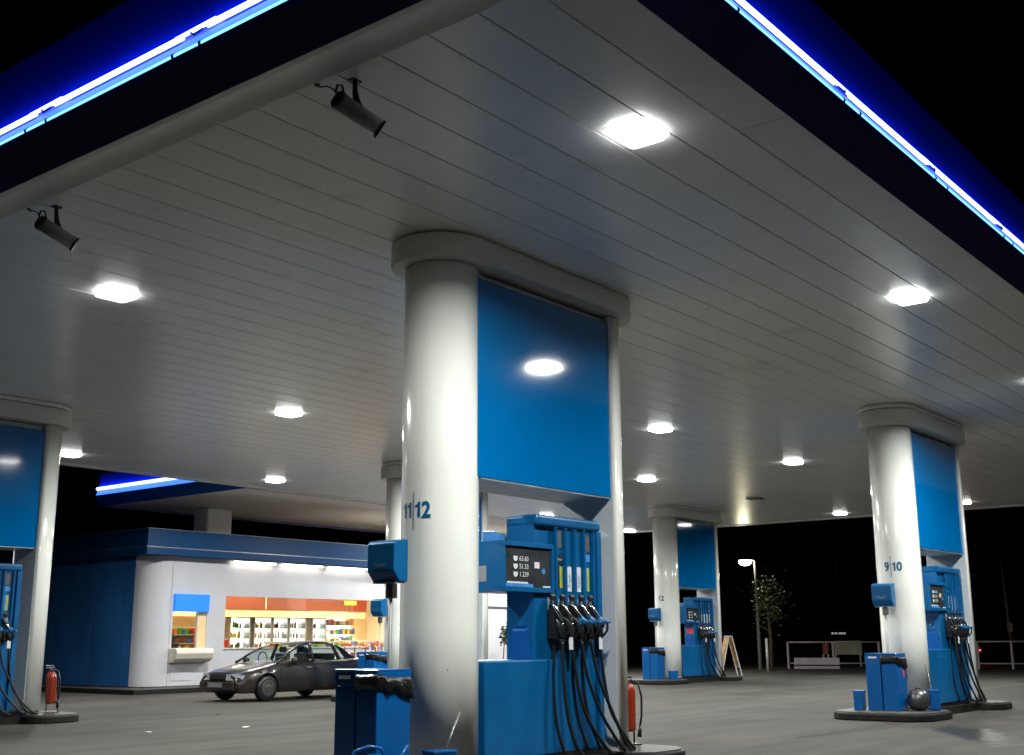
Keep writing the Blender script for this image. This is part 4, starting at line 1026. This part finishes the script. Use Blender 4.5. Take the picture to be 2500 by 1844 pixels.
MB().lathe([(.26,-.05),(.27,-.13),(.20,-.22),(.08,-.26)], tuple(Vector((-.42*perp.x,-.42*perp.y,hz+.03))), 20).build('lamp_bowl', M['lampyel'], r)
l = bpy.data.lights.new('street_lamp_light','POINT'); l.energy = 110; l.color = (1,.93,.62); l.shadow_soft_size = .2
lo_ = bpy.data.objects.new('street_lamp_light', l); COL.objects.link(lo_); lo_.location = (b.x-.42*perp.x, b.y-.42*perp.y, hz-.25)
def tree(x, y, h, crown, seed, label, n=1600, m_='leaf', size=.13):
    r = empty('leafy_tree', (x, y, 0), label=label, cat='tree'); rd = random.Random(seed)
    t = MB().tube([(0,0,0),(.03,0,h*.3),(-.02,.03,h*.6),(.02,0,h*.9)], [h*.022,h*.018,h*.012,h*.004], 8)
    for k in range(9):
        a = rd.uniform(0,6.28); z = h*rd.uniform(.35,.8); q = crown*rd.uniform(.5,.9)
        t.tube([(0,0,z),(q*.5*math.cos(a),q*.5*math.sin(a),z+q*.35),(q*math.cos(a),q*math.sin(a),z+q*.5)], [h*.008,h*.005,.008], 6)
    t.build('trunk', M['bark'], r)
    leaves(n, 0, 0, h*.68, crown, crown, h*.30, size, seed, 22).build('crown', M[m_], r); return r
b = at(1885,1640,49.0); tree(b.x, b.y, 4.1, .85, 3, 'young tree with sparse leaves beside the lit street lamp', 900, 'leaf', .12)
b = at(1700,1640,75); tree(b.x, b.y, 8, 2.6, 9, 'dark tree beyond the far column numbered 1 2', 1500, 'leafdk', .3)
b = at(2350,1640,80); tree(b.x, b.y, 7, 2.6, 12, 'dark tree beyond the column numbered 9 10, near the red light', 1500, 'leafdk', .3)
# thin post
b = at(1876,1655,46); r = MB().tube([(0,0,0),(0,0,1.25)], .05, 8).build('bollard_post', M['pole'], loc=(b.x,b.y,0)); tag(r, 'thin grey post right of the street lamp foot', 'post')
# railing frame with pale low wall and panels
def rail(x0, x1, D, label, grp=None, n=3, ht=1.1):
    a = at(x0,1640,D); b = at(x1,1640,D); r = empty('metal_railing', (a.x,a.y,0), label=label, cat='railing')
    d = Vector((b.x-a.x, b.y-a.y, 0)); m = MB()
    for k in range(n+1):
        p = d*(k/n); m.box((p.x-.04,p.y-.04,0),(p.x+.04,p.y+.04,ht))
    m.build('posts', M['lowwall'], r)
    m = MB(); m.tube([(0,0,ht-.02),(d.x,d.y,ht-.02)], .035, 6); m.tube([(0,0,.22),(d.x,d.y,.22)], .03, 6); m.build('rails', M['lowwall'], r); return r
rail(1927,2150,52,'dim railing left of the column numbered 9 10', n=2)
rail(2392,2560,52,'dim railing right of the column numbered 9 10', n=2)
a = at(1940,1640,51); b2 = at(2052,1640,51); d = (b2-a); d.z = 0
r = empty('concrete_barrier', (a.x,a.y,0), label='low pale concrete barrier standing in front of the left railing', cat='barrier')
nrm = Vector((-d.y,d.x,0)).normalized()*.25
m = MB().add([(0,0,0),(d.x,d.y,0),(d.x+nrm.x,d.y+nrm.y,0),(nrm.x,nrm.y,0),(0,0,.46),(d.x,d.y,.46),(d.x+nrm.x,d.y+nrm.y,.46),(nrm.x,nrm.y,.46)], [(0,3,2,1),(4,5,6,7),(0,1,5,4),(1,2,6,5),(2,3,7,6),(3,0,4,7)])
m.build('barrier_block', M['lowwall'], r, bevel=.04)
MB().add([(nrm.x*-.2,nrm.y*-.2,.14),(d.x+nrm.x*-.2,d.y+nrm.y*-.2,.14),(d.x+nrm.x*-.2,d.y+nrm.y*-.2,.19),(nrm.x*-.2,nrm.y*-.2,.19)], [(0,1,2,3)]).build('barrier_groove', M['black'], r)
def pboard(x0, x1, z0, z1, D, name, label, cat, m_, th=.12, legs=True):
    a = at(x0,1640,D); b = at(x1,1640,D); d = b-a; d.z = 0; nn = Vector((-d.y,d.x,0)).normalized()*th
    r = empty(name, (a.x,a.y,0), label=label, cat=cat); m = MB()
    m.add([(0,0,z0),(d.x,d.y,z0),(d.x+nn.x,d.y+nn.y,z0),(nn.x,nn.y,z0),(0,0,z1),(d.x,d.y,z1),(d.x+nn.x,d.y+nn.y,z1),(nn.x,nn.y,z1)], [(0,3,2,1),(4,5,6,7),(0,1,5,4),(1,2,6,5),(2,3,7,6),(3,0,4,7)])
    m.build('panel', M[m_], r)
    if legs:
        m = MB()
        for t in (.06,.94): q = d*t; m.box((q.x-.04,q.y-.04,0),(q.x+.04,q.y+.04,z0))
        m.build('legs', M['pole'], r)
    return r
pboard(2040,2108,.52,1.12,56,'hoarding_panel','beige board behind the left railing','board','beige')
pboard(2012,2026,.55,1.05,54,'orange_cone_post','orange post behind the left railing, left of the beige board','post','orange')
# dark building with faint window frames
B0 = at(1960,1640,85); B1 = at(2330,1640,95)
bd = (B1-B0); bd.z = 0; bl = bd.length; r = empty('distant_building', (B0.x,B0.y,0), math.atan2(bd.y,bd.x), 'unlit dark building with two faint white window frames beyond the railing', 'building')
MB().box((0,0,0),(bl,8,9.5)).build('wall', M['wallbk'], r)
MB().extr([(-.3,9.5),(4,12),(8.3,9.5)], 'x', -.3, bl+.3).build('roof', M['wallbk'], r)
for q, s in ((2020,1.0),(2072,1.0)):
    P_ = at(q,1415,88); xx = (Vector((P_.x,P_.y,0))-Vector((B0.x,B0.y,0))).dot(bd.normalized())
    wz = 5.1
    wf = MB().box((xx,-.08,wz),(xx+1.15,-.0,wz+.07)).box((xx,-.08,wz+1.25),(xx+1.15,0,wz+1.32)).box((xx,-.08,wz),(xx+.07,0,wz+1.32)).box((xx+1.08,-.08,wz),(xx+1.15,0,wz+1.32)).box((xx+.54,-.07,wz),(xx+.60,0,wz+1.3)).build('window', M['winframe'], r)
    MB().box((xx+.05,-.03,wz+.05),(xx+1.1,-.001,wz+1.27)).build('pane', M['winglass'], wf)
l = MB()
for q in (0,.28,.6,.75,1.0): l.box((q,-.06,0),(q+.16,0,.12))
P_ = at(2030,1549,80); o = l.build('lit_lettering_strip', emi('dim_sign_glow', (.9,.85,.75), .25), loc=(P_.x,P_.y,P_.z)); o.rotation_euler.z = math.atan2(bd.y,bd.x); tag(o, 'faint row of lit sign spots below the dark building windows', 'sign')
# signal pole with red lamp, tall mast
b = at(2395,1640,60); r = empty('signal_post', (b.x,b.y,0), label='dark post carrying a glowing red lamp at the right edge of the photo', cat='signal')
MB().tube([(0,0,0),(0,0,.78)], .05, 8).build('post', M['black'], r)
MB().box((-.12,-.12,.5),(.12,.12,.85)).build('signal_head', M['black'], r, bevel=.02)
dv_ = Vector((-b.x,-b.y,0)).normalized()
MB().lathe([(.02,-.03),(.075,-.01),(.08,.02)], (dv_.x*.16,dv_.y*.16,.67), 16).build('red_lamp', M['redlit'], r)
l = bpy.data.lights.new('red_signal_light','POINT'); l.energy = 3; l.color = (1,.05,.03); l.shadow_soft_size = .1
lo_ = bpy.data.objects.new('red_signal_light', l); COL.objects.link(lo_); lo_.location = (b.x+dv_.x*.4,b.y+dv_.y*.4,.67)
b = at(2478,1640,62); r = empty('slender_mast', (b.x,b.y,0), label='slender grey mast with a small box at the right edge', cat='mast')
MB().tube([(0,0,0),(-.25,.1,4.8)], [.09,.04], 8).build('mast', M['pole'], r)
MB().box((-.14,-.12,1.5),(.14,.12,1.9)).build('mast_box', M['pole'], r)
# low planted strip beyond the forecourt
hd = MB()
P0, P1 = at(1590,1640,70), at(2600,1640,70)
hedge = leaves(5000, 0, 0, .5, 1, 1, 1, .25, 77, 1) if False else None
rdh = random.Random(99); m = MB()
for _ in range(5200):
    t = rdh.random(); p = P0.lerp(P1, t); q = Vector((p.x + rdh.gauss(0,.4), p.y + rdh.gauss(0,.4), abs(rdh.gauss(0,.42))+.02))
    a = Vector((rdh.gauss(0,1), rdh.gauss(0,1), rdh.gauss(0,1))).normalized(); bb = a.cross(Vector((rdh.gauss(0,1), rdh.gauss(0,1), rdh.gauss(0,1)))).normalized(); s_ = .22
    m.add([q, q+a*s_*.5+bb*s_*.3, q+a*s_, q+a*s_*.5-bb*s_*.3], [(0,1,2,3)])
o = m.build('ground_cover_planting', M['leafdk']); tag(o, 'dark ground cover planting along the road beyond the forecourt', None, None, 'stuff')
bpy.context.view_layer.update()
